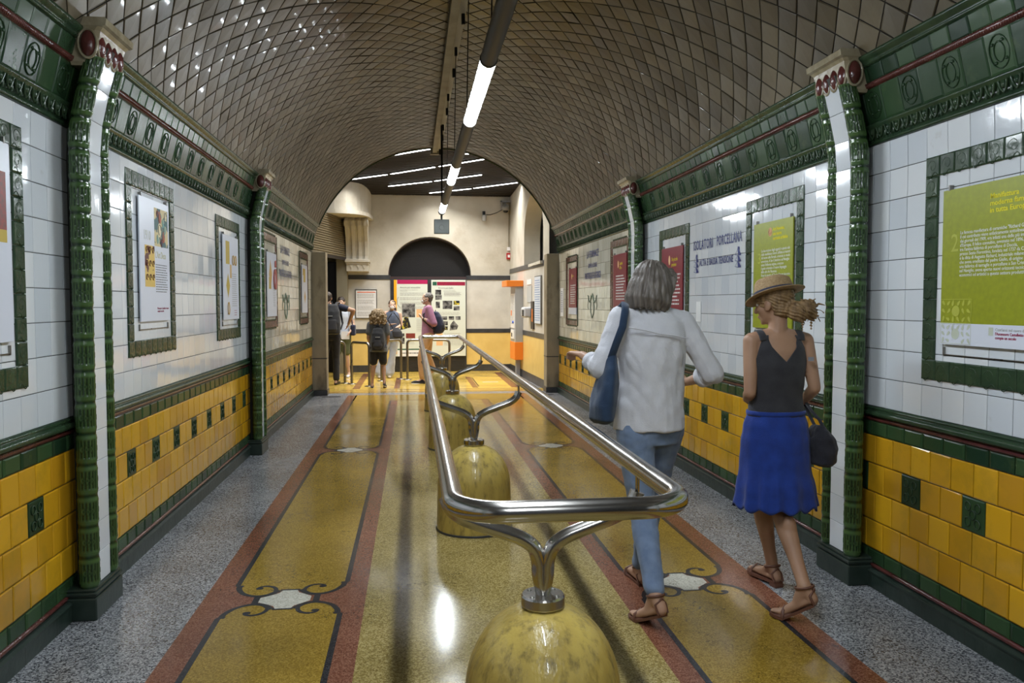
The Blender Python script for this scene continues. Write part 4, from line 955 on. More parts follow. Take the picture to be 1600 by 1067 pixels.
for side, yc, lb in (('R', 10.65, 'dark blue LA FORNACE lettering on the cream tiles of the right wall'), ('L', 10.55, 'dark blue faded lettering on the cream tiles of the left wall')):
    t = thing('tile_lettering', lb, 'lettering', M=wallM(side, yc, 2.05)); I_ = NAVY if side == 'R' else paint('faded_navy', (.08, .10, .2), .3)
    text('LA FORNACE', .1, -.36, .175, I_, t, d=.007, bold=.0015, fit=(.72, .10)); text('GIANOLA LIGURE', .1, -.27, .0, I_, t, d=.007, bold=.0012, fit=(.54, .06))
    text('PIASTRELLE E LATERIZI', .1, -.48, -.125, I_, t, d=.007, bold=.0015, fit=(.96, .085))
    em = thing('tile_emblem', 'small green garland and shield emblem glazed on the cream tiles of the %s wall' % ('right' if side == 'R' else 'left'), 'emblem', M=wallM(side, yc, 1.47))
    GR = paint('garland_green', (.12, .18, .12), .3); b = MB(); D = .0075
    for s in (-1, 1):
        b.tube([(s*x, y, D) for x, y in ((.26, .14), (.22, .08), (.15, .04), (.08, .08), (.05, .14))], .010, 5, flat=.25)
        b.tube([(s*x, y, D) for x, y in ((.08, .05), (.11, -.02), (.09, -.10), (.03, -.15), (0, -.17))], .008, 5, flat=.25)
        b.tube([(s*x, y, D) for x, y in ((.24, .10), (.28, .0), (.25, -.05))], .005, 5, flat=.25)
    b.ball((0, .14, D), (.04, .03, .003), n=6); b.build('garland', GR, em)
for (yy, z, w_, h_, lb) in ((6.55, 1.43, .07, .17, 'small blank white sheet stuck to the tiles below the navy lettering'), (12.85, 1.52, .16, .46, 'narrow white notice beside the last red poster on the right wall')):
    t = thing('paper_notice', lb, 'notice', M=wallM('R', yy, z)); b = MB(); b.box((-w_, -h_/2, .005), (w_*.6, h_/2, .008)); b.build('sheet', PAPER, t)
    if h_ > .3: line_block(t, -w_*.7, h_/2-.05, .16, 12, .03, NAVY, .01, d=.009)

# ------------------------------------------------------------------ people
SKIN = mat('skin_tan', (.40, .235, .15), .5, base2=(.34, .19, .12), nscale=7, bump=.03, bscale=90)
SKIN2 = mat('skin_warm', (.47, .28, .19), .5, base2=(.40, .23, .15), nscale=7, bump=.03, bscale=90)
SKIN3 = mat('skin_fair', (.56, .37, .27), .5, base2=(.50, .31, .22), nscale=7)
def fabric(n, c, c2=None, bs=220, **k): return mat(n, c, .85, base2=c2 or tuple(q*.8 for q in c), nscale=18, bump=.25, bscale=bs, sheen=.15, **k)
TMPS = bpy.data.scenes.new('workbench_scene')
def depsgraph():
    with bpy.context.temp_override(scene=TMPS, view_layer=TMPS.view_layers[0]):
        dg = bpy.context.evaluated_depsgraph_get()
    dg.update(); return dg
class Blob:
    """overlapping rounded volumes that are fused into one continuous skin"""
    def __init__(s): s.mb = MB()
    def cap(s, p0, p1, r0, r1=None, flat=1, up=None, n=14):
        r1 = r0 if r1 is None else r1; p0, p1 = V(p0), V(p1); t = (p1-p0); L = t.length
        if L < 1e-5: s.mb.ball(p0, r0, n=7); return
        t.normalize(); pts = []; rr = []
        for a in (-85, -60, -30): pts.append(p0 + t*r0*sin(rad(a))); rr.append(r0*cos(rad(a)))
        for k in range(0, 5): pts.append(p0.lerp(p1, k/4)); rr.append(r0+(r1-r0)*k/4)
        for a in (30, 60, 85): pts.append(p1 + t*r1*sin(rad(a))); rr.append(r1*cos(rad(a)))
        s.mb.tube(pts, rr, n, flat=flat, up=up)
    def chain(s, pts, rs, **k):
        for i in range(len(pts)-1): s.cap(pts[i], pts[i+1], rs[i], rs[i+1], **k)
    def ell(s, c, r, M=None): s.mb.ball(c, r, n=10, M=M)
    def loft(s, secs, n=24):
        """secs: (x, y, z, rx, ry[, yaw])"""
        rs = []
        for q in secs:
            x, y, z, rx, ry = q[:5]; yw = rad(q[5]) if len(q) > 5 else 0
            rs.append([V((x + cos(2*pi*j/n)*rx*cos(yw) - sin(2*pi*j/n)*ry*sin(yw), y + cos(2*pi*j/n)*rx*sin(yw) + sin(2*pi*j/n)*ry*cos(yw), z)) for j in range(n)])
        s.mb.rings(rs)
    def fuse(s, name, m, parent, voxel=.007, smooth=4, disp=None, label=None):
        me = bpy.data.meshes.new('tmp'); me.from_pydata(s.mb.v, [], s.mb.f)
        bm = bmesh.new(); bm.from_mesh(me); bmesh.ops.recalc_face_normals(bm, faces=bm.faces[:]); bm.to_mesh(me); bm.free()
        o = bpy.data.objects.new('tmp', me); TMPS.collection.objects.link(o)
        md = o.modifiers.new('r', 'REMESH'); md.mode = 'VOXEL'; md.voxel_size = voxel
        if smooth: sm_ = o.modifiers.new('s', 'SMOOTH'); sm_.factor = .5; sm_.iterations = smooth
        dg = depsgraph()
        m2 = bpy.data.meshes.new_from_object(o.evaluated_get(dg)); bpy.data.objects.remove(o); bpy.data.meshes.remove(me)
        if disp:
            cn = [(v.co.copy(), v.normal.copy()) for v in m2.vertices]; buf = []
            for c_, n_ in cn: buf += (c_ + n_*disp(c_, n_))[:]
            m2.vertices.foreach_set('co', buf)
        m2.name = name; m2.materials.clear(); m2.materials.append(m); m2.polygons.foreach_set('use_smooth', [True]*len(m2.polygons)); m2.update()
        r = bpy.data.objects.new(name, m2); COL.objects.link(r); r.parent = parent
        if label: r['label'] = label
        return r
def nz(p, s, seed=0): return noise.noise(V(p)*s + V((seed, seed*1.7, 0)))
def folds(amp, sc, stretch=(1, 1, .35), seed=0):
    return lambda co, n: amp*(nz((co[0]*stretch[0], co[1]*stretch[1], co[2]*stretch[2]), sc, seed) + .5*nz((co[0]*stretch[0]+.3*co[2], co[1]*stretch[1], co[2]*stretch[2]), sc*2.1, seed+3))

def hand(B, wr, d, nrm, side, curl=.5, s=1.0, r=.0085):
    """palm, four unequal fingers and a thumb. d = direction of the hand, nrm = out of the back of the hand, side = towards the thumb"""
    wr, d, nrm, side = V(wr), V(d).normalized(), V(nrm).normalized(), V(side).normalized()
    B.cap(wr, wr+d*.035*s, .024*s, .030*s, flat=.55, up=side)
    for k in (-.022, -.007, .008, .022): B.cap(wr+d*.02*s+side*k*.7*s, wr+d*.082*s+side*k*s, .0125*s, .0115*s)
    for k, L, q in ((.027, .070, .95), (.009, .078, 1), (-.009, .073, 1), (-.026, .058, .9)):
        p = wr + d*.085*s + side*k*s; a = 0; prev = p; rr = r*q*s
        for i, f in enumerate((.42, .32, .26)):
            a += curl*(.5, .95, .75)[i]*1.2
            dd = d*cos(a) - nrm*sin(a) + side*k*1.2*(1-curl); nx = prev + dd.normalized()*L*f*s; B.cap(prev, nx, rr*(1.05-.1*i), rr*(.97-.1*i)); prev = nx
    t0 = wr + d*.022*s + side*.022*s; t1 = t0 + (d*.55+side*.75-nrm*.25).normalized()*.040*s; t2 = t1 + (d*.8+side*.25-nrm*.45).normalized()*.032*s; t3 = t2 + (d*.85-side*.1-nrm*.5).normalized()*.024*s
    B.cap(t0, t1, .0135*s, .011*s); B.cap(t1, t2, .0105*s, .0095*s); B.cap(t2, t3, .0092*s, .008*s)

def head(B, c, yaw, pitch=0, s=1.0):
    """c = centre of the skull; yaw 0 faces +y, positive turns left; pitch positive looks down"""
    M = Matrix.Rotation(rad(yaw), 3, 'Z') @ Matrix.Rotation(rad(-pitch), 3, 'X'); c = V(c)
    def P(x, y, z): return c + M @ V((x*s, y*s, z*s))
    B.ell(P(0, -.012, .025), (.076*s, .094*s, .086*s), M)
    B.ell(P(0, .022, -.02), (.064*s, .068*s, .085*s), M)
    B.ell(P(0, .040, -.072), (.042*s, .042*s, .034*s), M)                   # jaw and chin
    B.ell(P(0, .072, -.093), (.017*s, .014*s, .013*s), M)
    B.cap(P(0, .083, .012), P(0, .106, -.028), .009*s, .014*s)                # nose
    for q in (-1, 1):
        B.ell(P(q*.010, .098, -.033), (.009*s, .009*s, .008*s), M)
        B.cap(P(q*.012, .081, .030), P(q*.045, .068, .028), .009*s, .007*s)     # brow
        B.ell(P(q*.048, .052, -.022), (.020*s, .02*s, .02*s), M)             # cheek
        B.ell(P(q*.076, -.004, -.008), (.010*s, .020*s, .032*s), M)           # ear
        B.ell(P(q*.074, .004, -.030), (.009*s, .012*s, .012*s), M)
    B.cap(P(-.018, .083, -.058), P(.018, .083, -.058), .007*s, .007*s); B.cap(P(-.014, .081, -.068), P(.014, .081, -.068), .007*s, .007*s)
    return P, M
EYEW = paint('eye_white', (.75, .73, .7), .2); IRIS = paint('dark_brown_iris', (.03, .015, .01), .2); LIP = paint('lip_rose', (.42, .15, .12), .5)
def face_parts(root, P, s=1.0, lips=True):
    for q in (-1, 1):
        b = MB(); b.ball(P(q*.031, .070, .008), .0135*s, n=7); e = b.build('eye', EYEW, root)
        b = MB(); b.ball(P(q*.031, .080, .008), .0060*s, n=6); b.build('iris', IRIS, e)
    if lips:
        b = MB(); b.tube([P(-.022, .086, -.062), P(-.010, .0915, -.059), P(0, .0915, -.061), P(.010, .0915, -.059), P(.022, .086, -.062)], [.002, .0045, .004, .0045, .002], 6); b.build('lips', LIP, root)

def foot(B, ank, toe, w_=.042, s=1.0):
    """bare foot or shoe volume from the ankle joint to the toe tip"""
    a, t = V(ank), V(toe); d = (t - a); dh = V((d.x, d.y, 0)).normalized(); heel = a - dh*.045*s + V((0, 0, -.05*s)) if a.z < .1 else a - dh*.01*s + V((0, 0, -.055*s)) - dh*.03*s
    ball = t - dh*.06*s + V((0, 0, .006*s)); mid = heel.lerp(ball, .5) + V((0, 0, .018*s))
    B.cap(a, heel, .035*s, .029*s); B.cap(a, mid, .034*s, .030*s); B.cap(heel, ball, .028*s, w_*.80*s, flat=.62, up=dh.cross(V((0, 0, 1)))); B.cap(mid, ball, .03*s, w_*.85*s, flat=.6, up=dh.cross(V((0, 0, 1))))
    B.cap(ball, t - dh*.014*s, w_*.9*s, w_*.62*s, flat=.42, up=dh.cross(V((0, 0, 1))))
    return heel, ball, dh

def figure(name, label, loc, J, skin, rz=0, s=1.0, yaw=0, pitch=0, voxel=.008, female=False, hands=None, torso=True, cat='person'):
    root = thing(name, label, cat, (loc[0], loc[1], 0), rad(rz)); B = Blob()
    P, M = head(B, J['head'], yaw, pitch, J.get('hs', s)); hc = V(J['head']); nk = V(J['neck'])
    B.cap(nk - V((0, 0, .03)), hc + M @ V((0, -.02, -.05*s)), .052*s, .047*s)
    pe = V(J['pelvis']); sl, sr = V(J['shL']), V(J['shR']); mid = (sl+sr)/2
    axis = (sr-sl); sw = axis.length/2; ty = math.degrees(atan2(axis.y, axis.x))
    wa = pe.lerp(mid, .42)
    W_ = (.145 if female else .155)*s; hp = (.165 if female else .155)*s
    B.loft([(pe.x, pe.y, pe.z-.10*s, hp*.75, .085*s, ty), (pe.x, pe.y, pe.z-.04*s, hp, .105*s, ty), (pe.x, pe.y, pe.z+.03*s, hp*.96, .10*s, ty), (wa.x, wa.y, wa.z, W_*.86, .088*s, ty), (*wa.lerp(mid, .45), W_, .102*s, ty), (*(wa.lerp(mid, .8)), max(W_, sw*.93), .098*s, ty), (mid.x, mid.y, mid.z+.015*s, sw*.92, .07*s, ty), (mid.x, mid.y, mid.z+.045*s, sw*.5, .055*s, ty)])
    B.cap(nk-V((0, 0, .02)), sl, .045*s, .045*s); B.cap(nk-V((0, 0, .02)), sr, .045*s, .045*s)
    ar = .9 if female else 1.05; ls = J.get('ls', 1)
    for q in 'LR':
        sh, el, wr = V(J['sh'+q]), V(J['el'+q]), V(J['wr'+q])
        B.chain([sh, sh.lerp(el, .35), el, el.lerp(wr, .25), wr], [.050*s*ar, .046*s*ar, .036*s*ar, .038*s*ar, .0245*s*ar])
        hd = (hands or {}).get(q); d = (wr-el).normalized()
        if hd: hand(B, wr, *hd[:3], curl=hd[3], s=s*.95)
        else: hand(B, wr, d, V((1 if q == 'R' else -1, 0, .1)), V((0, 1, .1)), curl=.45, s=s*.95, r=.0095)
        hi, kn, an, to = V(J['hi'+q]), V(J['kn'+q]), V(J['an'+q]), V(J['to'+q])
        B.chain([hi, hi.lerp(kn, .45), kn, kn.lerp(an, .28), kn.lerp(an, .7), an], [.088*s*ls, .072*s*ls, .052*s*ls, .0525*s*(ls if ls < 1 else 1), .036*s, .033*s])
        back = V((0, -.018*s, 0)); ls == 1 and B.ell(kn.lerp(an, .28)+back, (.044*s, .042*s, .09*s))
        foot(B, an, to, s=s)
    body = B.fuse('body', skin, root, voxel, 5)
    return root, P, M
def sleeve(B, J, q, frac, r0, r1, r2=None):
    """sleeve along the arm: frac 0..2 (1 = elbow, 2 = wrist)"""
    sh, el, wr = V(J['sh'+q]), V(J['el'+q]), V(J['wr'+q])
    if frac <= 1: B.chain([sh, sh.lerp(el, frac)], [r0, r1])
    else: B.chain([sh, el, el.lerp(wr, frac-1)], [r0, r1, r2 or r1])
def cuff(root, J, q, f, r, m, name='cuff'):
    el, wr = V(J['el'+q]), V(J['wr'+q]); d = (wr-el).normalized(); p = el.lerp(wr, f); b = MB(); b.tube([p-d*.02, p-d*.018, p+d*.018, p+d*.02], [r*.93, r, r, r*.93], 16); return b.build(name, m, root)
def strands(P, amp=.004, k=34, seed=0):
    def f(co, n):
        a = atan2(co.x-P.x, co.y-P.y); return amp*(sin(a*k + 3*nz(co, 6, seed)) * .6 + 1.6*nz((a*5.5, co.z*1.5, seed), 1))
    return f
def garment(name, m, root, secs, n=48, th=.004, top=None, bot=None, sub=14, disp=None, label=None, smooth=True):
    """open tube cloth: secs (z, cx, cy, rx, ry) from the hem up; top(angle) trims the upper edge"""
    secs = sorted(secs)
    def at(z):
        if z <= secs[0][0]: return secs[0][1:]
        for a, b in zip(secs, secs[1:]):
            if z <= b[0]: t = (z-a[0])/(b[0]-a[0]); t = t*t*(3-2*t); return [a[i]+(b[i]-a[i])*t for i in range(1, 5)]
        return secs[-1][1:]
    vs = []; z0 = secs[0][0]
    for i in range(sub+1):
        for j in range(n):
            a = 2*pi*j/n; zt = top(a) if top else secs[-1][0]; zb = bot(a) if bot else z0
            z = zb + (zt-zb)*i/sub; cx, cy, rx, ry = at(z); k = 1 + (disp(a, z) if disp else 0)
            vs.append((cx + cos(a)*rx*k, cy + sin(a)*ry*k, z))
    fs = [(i*n+j, i*n+(j+1) % n, (i+1)*n+(j+1) % n, (i+1)*n+j) for i in range(sub) for j in range(n)]
    me = bpy.data.meshes.new(name); me.from_pydata(vs, [], fs)
    o = bpy.data.objects.new('tmp', me); TMPS.collection.objects.link(o); so = o.modifiers.new('s', 'SOLIDIFY'); so.thickness = th; so.offset = -1
    dg = depsgraph(); m2 = bpy.data.meshes.new_from_object(o.evaluated_get(dg)); bpy.data.objects.remove(o)
    m2.materials.clear(); m2.materials.append(m); m2.polygons.foreach_set('use_smooth', [True]*len(m2.polygons)); m2.name = name
    o = bpy.data.objects.new(name, m2); COL.objects.link(o); o.parent = root
    if label: o['label'] = label
    return o

# ---- woman in the white blouse (walking away, left foot trailing) ; local origin (1.17, 3.85)
BLOUSE = fabric('white_linen', (.60, .60, .64), (.54, .54, .58)); DENIM = fabric('blue_denim', (.13, .185, .30), (.20, .27, .41), bs=320)
HAIRG = mat('grey_brown_hair', (.075, .062, .052), .45, base2=(.19, .165, .145), nscale=60, stretch=(1, 1, .06), bump=.5, bscale=120)
J = dict(head=(.015, .01, 1.585), neck=(.02, -.01, 1.455), pelvis=(.0, 0, .93), shL=(-.15, -.01, 1.43), shR=(.165, .0, 1.405),
         elL=(-.262, -.05, 1.185), wrL=(-.31, .165, 1.235), elR=(.305, -.05, 1.15), wrR=(.25, .16, 1.09),
         hiL=(-.08, -.02, .87), knL=(-.045, -.03, .49), anL=(-.07, -.345, .155), toL=(-.135, -.19, .022),
         hiR=(.085, .02, .87), knR=(.07, .19, .48), anR=(.03, .25, .085), toR=(.02, .44, .022), ls=.80)
w1, P, M = figure('person', 'woman in white blouse and blue jeans walking away, navy bag on shoulder', (1.17, 3.85), J, SKIN2, yaw=-58, pitch=14, voxel=.006, female=True,
    hands={'L': ((-.35, .9, .1), (-.2, 0, 1), (.9, .3, 0), .55), 'R': ((-.45, .85, -.05), (.8, .4, .3), (.1, .3, .95), .85)})
face_parts(w1, P)
B = Blob()
B.loft([(-.0, -.01, .875, .182, .125), (0, -.01, .93, .178, .122), (.0, -.01, 1.05, .165, .112), (.0, -.01, 1.13, .163, .112), (.0, -.01, 1.24, .170, .118), (.005, -.01, 1.34, .176, .115), (.008, -.01, 1.41, .168, .092), (.012, -.01, 1.452, .11, .07), (.015, -.01, 1.475, .062, .056)], 28)
B.chain([(-.03, -.01, 1.445), (-.15, -.01, 1.425)], [.05, .062]); B.chain([(.05, -.01, 1.44), (.165, 0, 1.40)], [.05, .062])
sleeve(B, J, 'L', 1.42, .062, .057, .048); sleeve(B, J, 'R', 1.30, .062, .059, .052)
B.fuse('blouse', BLOUSE, w1, .0065, 3, disp=lambda co, n: (.013*nz((co.x*1.3+co.z*.5, co.y, co.z*.45), 7, 2) + .009*abs(nz((co.x+co.z*.6, co.y, co.z*.35), 15, 5)) + .005*nz((co.x, co.y, co.z*.6), 26, 8))*(1 if co.z < 1.36 else .45))
for q, f, r in (('L', .44, .049), ('R', .32, .054)): cuff(w1, J, q, f, r, BLOUSE)
b = MB(); b.tube([(.015+cos(a)*.062, -.008+sin(a)*.058, 1.478+.012*sin(a)*-1) for a in [2*pi*i/24 for i in range(24)]], .016, 8, closed=True, flat=.45, up=(0, 0, 1)); b.build('collar', BLOUSE, w1)
B2 = MB(); B2.tube([(-.145, -.125, 1.385), (-.06, -.135, 1.37), (.0, -.135, 1.355), (.08, -.135, 1.345), (.155, -.115, 1.33)], .0035, 6); B2.build('yoke_seam', BLOUSE, w1)
# jeans
B = Blob(); B.loft([(0, 0, .80, .150, .10), (0, 0, .86, .172, .115), (0, 0, .92, .168, .112), (0, 0, .97, .155, .105)])
for q in 'LR':
    hi, kn, an = V(J['hi'+q]), V(J['kn'+q]), V(J['an'+q])
    B.chain([hi, hi.lerp(kn, .4), kn, kn.lerp(an, .35), kn.lerp(an, .93)], [.098, .087, .068, .063, .048])
B.fuse('jeans', DENIM, w1, .0065, 3, disp=folds(.006, 12, (1, 1, 1.2), 5))
def shoe(root, an, to, m, s=1.0, name='shoe', sole=None, voxel=.007):
    B = Blob(); heel, ball, dh = foot(B, V(an)-V((0, 0, .012*s)), to, .046, s*1.04); return B.fuse(name, m, root, voxel, 3), heel, ball, dh
LEATH = paint('brown_leather', (.13, .055, .035), .45)
def sandal(root, an, to, m, s=1.0, heelblock=True):
    """open sandal: sole, straps over the foot and behind the ankle"""
    a, t = V(an), V(to); d = t-a; dh = V((d.x, d.y, 0)).normalized(); sd = dh.cross(V((0, 0, 1)))
    flat_ = a.z < .12
    heel = a - dh*.06*s + V((0, 0, -.072*s)) if flat_ else a - dh*.055*s + V((0, 0, -.070*s))
    ball = t - dh*.065*s - V((0, 0, .012)); tip = t + dh*.008 - V((0, 0, .008)); n = []
    path = [(heel, .026), (heel.lerp(ball, .35), .028), (heel.lerp(ball, .7), .034), (ball, .044), (ball.lerp(tip, .6), .038), (tip, .020)]
    b = MB(); top = [p+sd*w for p, w in path] + [p-sd*w for p, w in path[::-1]]; n = len(top); bot = [p-V((0, 0, .014)) for p in top]
    b.add(top+bot, [list(range(n)), list(range(n, 2*n))[::-1]] + [(i, (i+1) % n, n+(i+1) % n, n+i) for i in range(n)])
    if heelblock:
        hb = [heel+sd*.026-dh*.006, heel-sd*.026-dh*.006, heel-sd*.026+dh*.045, heel+sd*.026+dh*.045]; dn = V((0, 0, -.03)); b.add([p-V((0, 0, .012)) for p in hb]+[p+dn for p in hb], [(0, 1, 2, 3), (7, 6, 5, 4), (0, 1, 5, 4), (1, 2, 6, 5), (2, 3, 7, 6), (3, 0, 4, 7)])
    so = b.build('sandal', m, root)
    up = V((0, 0, 1))
    b = MB(); b.tube([ball+sd*.044, ball+sd*.040+up*.03, ball+up*.048, ball-sd*.040+up*.03, ball-sd*.044], .008, 8, flat=.35, up=dh); b.build('toe_strap', m, so)
    b = MB(); b.tube([a+dh*cos(q)*.042+sd*sin(q)*.040+up*(-.012*cos(q)) for q in [2*pi*i/16 for i in range(16)]], .006, 6, closed=True, flat=.5, up=up); b.build('ankle_strap', m, so)
    b = MB(); b.tube([heel+sd*.027, a-dh*.035+sd*.030-up*.03, a-dh*.045, a-dh*.035-sd*.030-up*.03, heel-sd*.027], .006, 6); b.build('heel_strap', m, so)
sandal(w1, J['anL'], J['toL'], LEATH, heelblock=False); sandal(w1, J['anR'], J['toR'], LEATH, heelblock=False)
# hair: shoulder-length bob
B = Blob(); hc = V(J['head'])
def HP(x, y, z): return P(x, y, z)
B.ell(HP(0, -.016, .036), (.087, .106, .092), M)
B.ell(HP(0, -.045, -.01), (.090, .078, .095), M)
for ang, rr in [(k*20, .088) for k in range(-7, 8)]:
    a = rad(ang); x, y = sin(a)*.086, -cos(a)*.092
    if abs(ang) > 115: continue
    B.chain([HP(x*.8, y*.8-.01, .06), HP(x*1.0, y-.012, -.01), HP(x*1.06, y-.018, -.08), HP(x*1.0, y-.012, -.125 - .012*sin(ang*.3))], [.022, .026, .028, .017])
for q in (-1, 1): B.chain([HP(q*.04, .062, .095), HP(q*.078, .045, .05), HP(q*.088, .030, -.02), HP(q*.084, .035, -.09), HP(q*.078, .03, -.115)], [.018, .02, .018, .017, .01])
B.chain([HP(-.05, .075, .075), HP(.05, .078, .075)], [.02, .02])
B.fuse('hair', HAIRG, w1, .005, 2, disp=strands(hc, .0035, 30, 1))
# spectacles
b = MB(); GL = paint('spectacle_frame', (.30, .27, .24), .3)
for q in (-1, 1):
    b.tube([P(q*.033+cos(a)*.024, .097, .006+sin(a)*.018) for a in [2*pi*i/16 for i in range(16)]], .0022, 6, closed=True); b.tube([P(q*.057, .096, .012), P(q*.080, .05, .014), P(q*.080, -.005, .012)], .002, 6)
b.tube([P(-.009, .099, .009), P(.009, .099, .009)], .002, 6); b.build('spectacles', GL, w1)
# navy tote on her left shoulder: a thing of its own
tb = thing('tote_bag', 'soft navy blue shoulder bag hanging on the left side of the white-bloused woman', 'bag', (.90+.03, 3.80, .91))
NAV = fabric('navy_canvas', (.012, .03, .07), (.02, .045, .095)); B = Blob()
B.loft([(-.02, -.02, .01, .030, .070), (-.022, -.02, .03, .055, .125), (-.018, -.02, .10, .062, .13), (-.002, -.02, .20, .055, .115), (.008, -.02, .27, .040, .09), (.014, -.02, .32, .026, .05), (.02, -.02, .345, .018, .03)], 24)
B.fuse('bag_body', NAV, tb, .007, 3, disp=folds(.012, 9, (1, 1, .5), 9))
b = MB()
b.tube([(.015, -.045, .32), (.03, -.095, .40), (.055, -.115, .48), (.075, -.085, .555), (.09, -.03, .590), (.08, .05, .555), (.06, .09, .47), (.035, .06, .38), (.02, .02, .32)], .021, 10, flat=.28, up=(1, 0, .3)); b.build('strap', NAV, tb)
# clear cup in her right hand
cp = thing('drink_cup', 'small clear plastic cup in the right hand of the white-bloused woman', 'cup', (1.17+.185, 3.85+.245, 1.03))
CLR = mat('clear_plastic', (.85, .87, .88), .08, trans=.85, ior=1.3)
b = MB(); b.lathe([(.0, 0), (.026, 0), (.036, .10), (.034, .10), (.024, .003), (.0, .003)], n=24, cap=False); b.build('cup', CLR, cp)
b = MB(); b.lathe([(.0, .108), (.030, .108), (.038, .102), (.038, .098), (.0, .098)], n=24, cap=False); b.build('lid', PAPER, cp)

# ---- woman with the straw hat ; local origin (1.82, 3.82)
J = dict(head=(-.012, .02, 1.497), neck=(.0, -.005, 1.365), pelvis=(.0, 0, .90), shL=(-.135, .0, 1.312), shR=(.150, .0, 1.312),
         elL=(-.158, -.045, 1.055), wrL=(-.09, .15, 1.0), elR=(.182, -.045, 1.075), wrR=(.205, .12, .985),
         hiL=(-.075, .0, .84), knL=(-.015, .13, .47), anL=(.075, .17, .10), toL=(.04, .36, .035),
         hiR=(.075, .0, .84), knR=(.025, -.02, .45), anR=(-.01, -.345, .175), toR=(-.115, -.24, .03))
w2, P, M = figure('person', 'woman in straw hat, black tank top and royal blue skirt walking away', (1.82, 3.82), J, SKIN, yaw=38, pitch=8, voxel=.006, s=.94, female=True,
    hands={'L': ((.4, .8, -.1), (-.7, .3, .5), (0, .4, .9), .7), 'R': ((.1, .8, -.35), (.9, 0, .2), (0, .5, .8), .95)})
face_parts(w2, P, .94)
TANK = fabric('black_jersey', (.022, .022, .028), (.035, .035, .042)); BLUE = fabric('royal_blue_crepe', (.006, .028, .20), (.009, .042, .28))
def tanktop(a):
    d = math.degrees(a) % 360        # 270 = towards the camera (her back)
    def lerp(pts):
        for (x0, y0), (x1, y1) in zip(pts, pts[1:]):
            if x0 <= d <= x1: return y0+(y1-y0)*(d-x0)/(x1-x0)
        return pts[-1][1]
    return lerp([(0, 1.185), (22, 1.20), (45, 1.28), (60, 1.325), (75, 1.27), (90, 1.24), (105, 1.27), (120, 1.325), (135, 1.28), (158, 1.20), (180, 1.185), (200, 1.19), (212, 1.24), (222, 1.34), (232, 1.345), (244, 1.285), (270, 1.212), (296, 1.285), (308, 1.345), (318, 1.34), (328, 1.24), (340, 1.19), (360, 1.185)])
garment('tank_top', TANK, w2, [(.935, 0, 0, .150, .104), (.97, 0, 0, .142, .098), (1.03, 0, 0, .134, .092), (1.12, 0, 0, .143, .103), (1.20, 0, 0, .150, .110), (1.27, 0, 0, .150, .100), (1.32, 0, 0, .135, .078), (1.36, 0, 0, .10, .062)], n=96, th=.004, top=tanktop, sub=26, disp=lambda a, z: .012*nz((cos(a)*3, sin(a)*3, z*9), 1))
for s_ in (-1, 1):
    b = MB(); b.tube([(s_*.098, -.062, 1.318), (s_*.101, -.052, 1.343), (s_*.102, -.025, 1.362), (s_*.098, .01, 1.364), (s_*.082, .045, 1.345), (s_*.080, .068, 1.30)], .019, 10, flat=.22, up=(1, 0, 0)); b.build('strap', TANK, w2)
b = MB(); b.box((.118, -.100, 1.215), (.146, -.095, 1.235)); b.build('tag', paint('grey_tag', (.25, .26, .3), .5), w2)
def sk(a, z):
    t = max(0, min(1, (.93-z)/.46)); tier = .0
    for zz in (.83, .73, .62):
        if z < zz: tier += .012
    return tier + .055*t*sin(a*13+sin(a*3)*1.5)*(.4+.6*t) + .02*nz((cos(a)*4, sin(a)*4, z*7), 1)
garment('skirt', BLUE, w2, [(.475, .0, -.01, .200, .165), (.55, .0, -.01, .190, .155), (.68, 0, 0, .176, .138), (.80, 0, 0, .172, .128), (.88, 0, 0, .166, .118), (.955, 0, 0, .146, .102)], n=120, th=.005, sub=34, disp=sk, bot=lambda a: .475+.012*sin(a*13))
b = MB(); b.tube([(cos(a)*.148, sin(a)*.104, .95) for a in [2*pi*i/32 for i in range(32)]], .012, 8, closed=True, flat=.4, up=(0, 0, 1)); b.build('waistband', BLUE, w2)
sandal(w2, J['anL'], J['toL'], LEATH, .94); sandal(w2, J['anR'], J['toR'], LEATH, .94, heelblock=False)
# hair in a loose low bun
HAIRB = mat('honey_brown_hair', (.10, .055, .025), .5, base2=(.36, .23, .11), nscale=50, stretch=(1, 1, .2), bump=.5, bscale=110)
B = Blob(); B.ell(P(0, -.015, .03), (.081, .098, .082), M); B.ell(P(0, -.055, -.03), (.066, .05, .055), M)
B.ell((.065, -.092, 1.458), (.062, .05, .050)); B.ell((.105, -.10, 1.476), (.048, .042, .044)); B.ell((.13, -.10, 1.45), (.03, .03, .032)); B.cap(P(0, -.08, -.02), (.07, -.10, 1.46), .04, .04)
for k in range(22):
    a = k*.45; p = V((.095+.03*cos(k*2.1), -.105, 1.468+.02*sin(k*1.3))); d = V((cos(a)*.6+.5, sin(a*1.7)*.4, sin(a))).normalized(); B.chain([p, p+d*.045, p+d*.07+V((0, 0, -.018))], [.009, .005, .0028])
B.fuse('hair', HAIRB, w2, .0045, 4, disp=lambda co, n: .0035*sin(co.z*420+3*nz(co, 18)+co.x*160) + .006*nz(co, 22, 4))
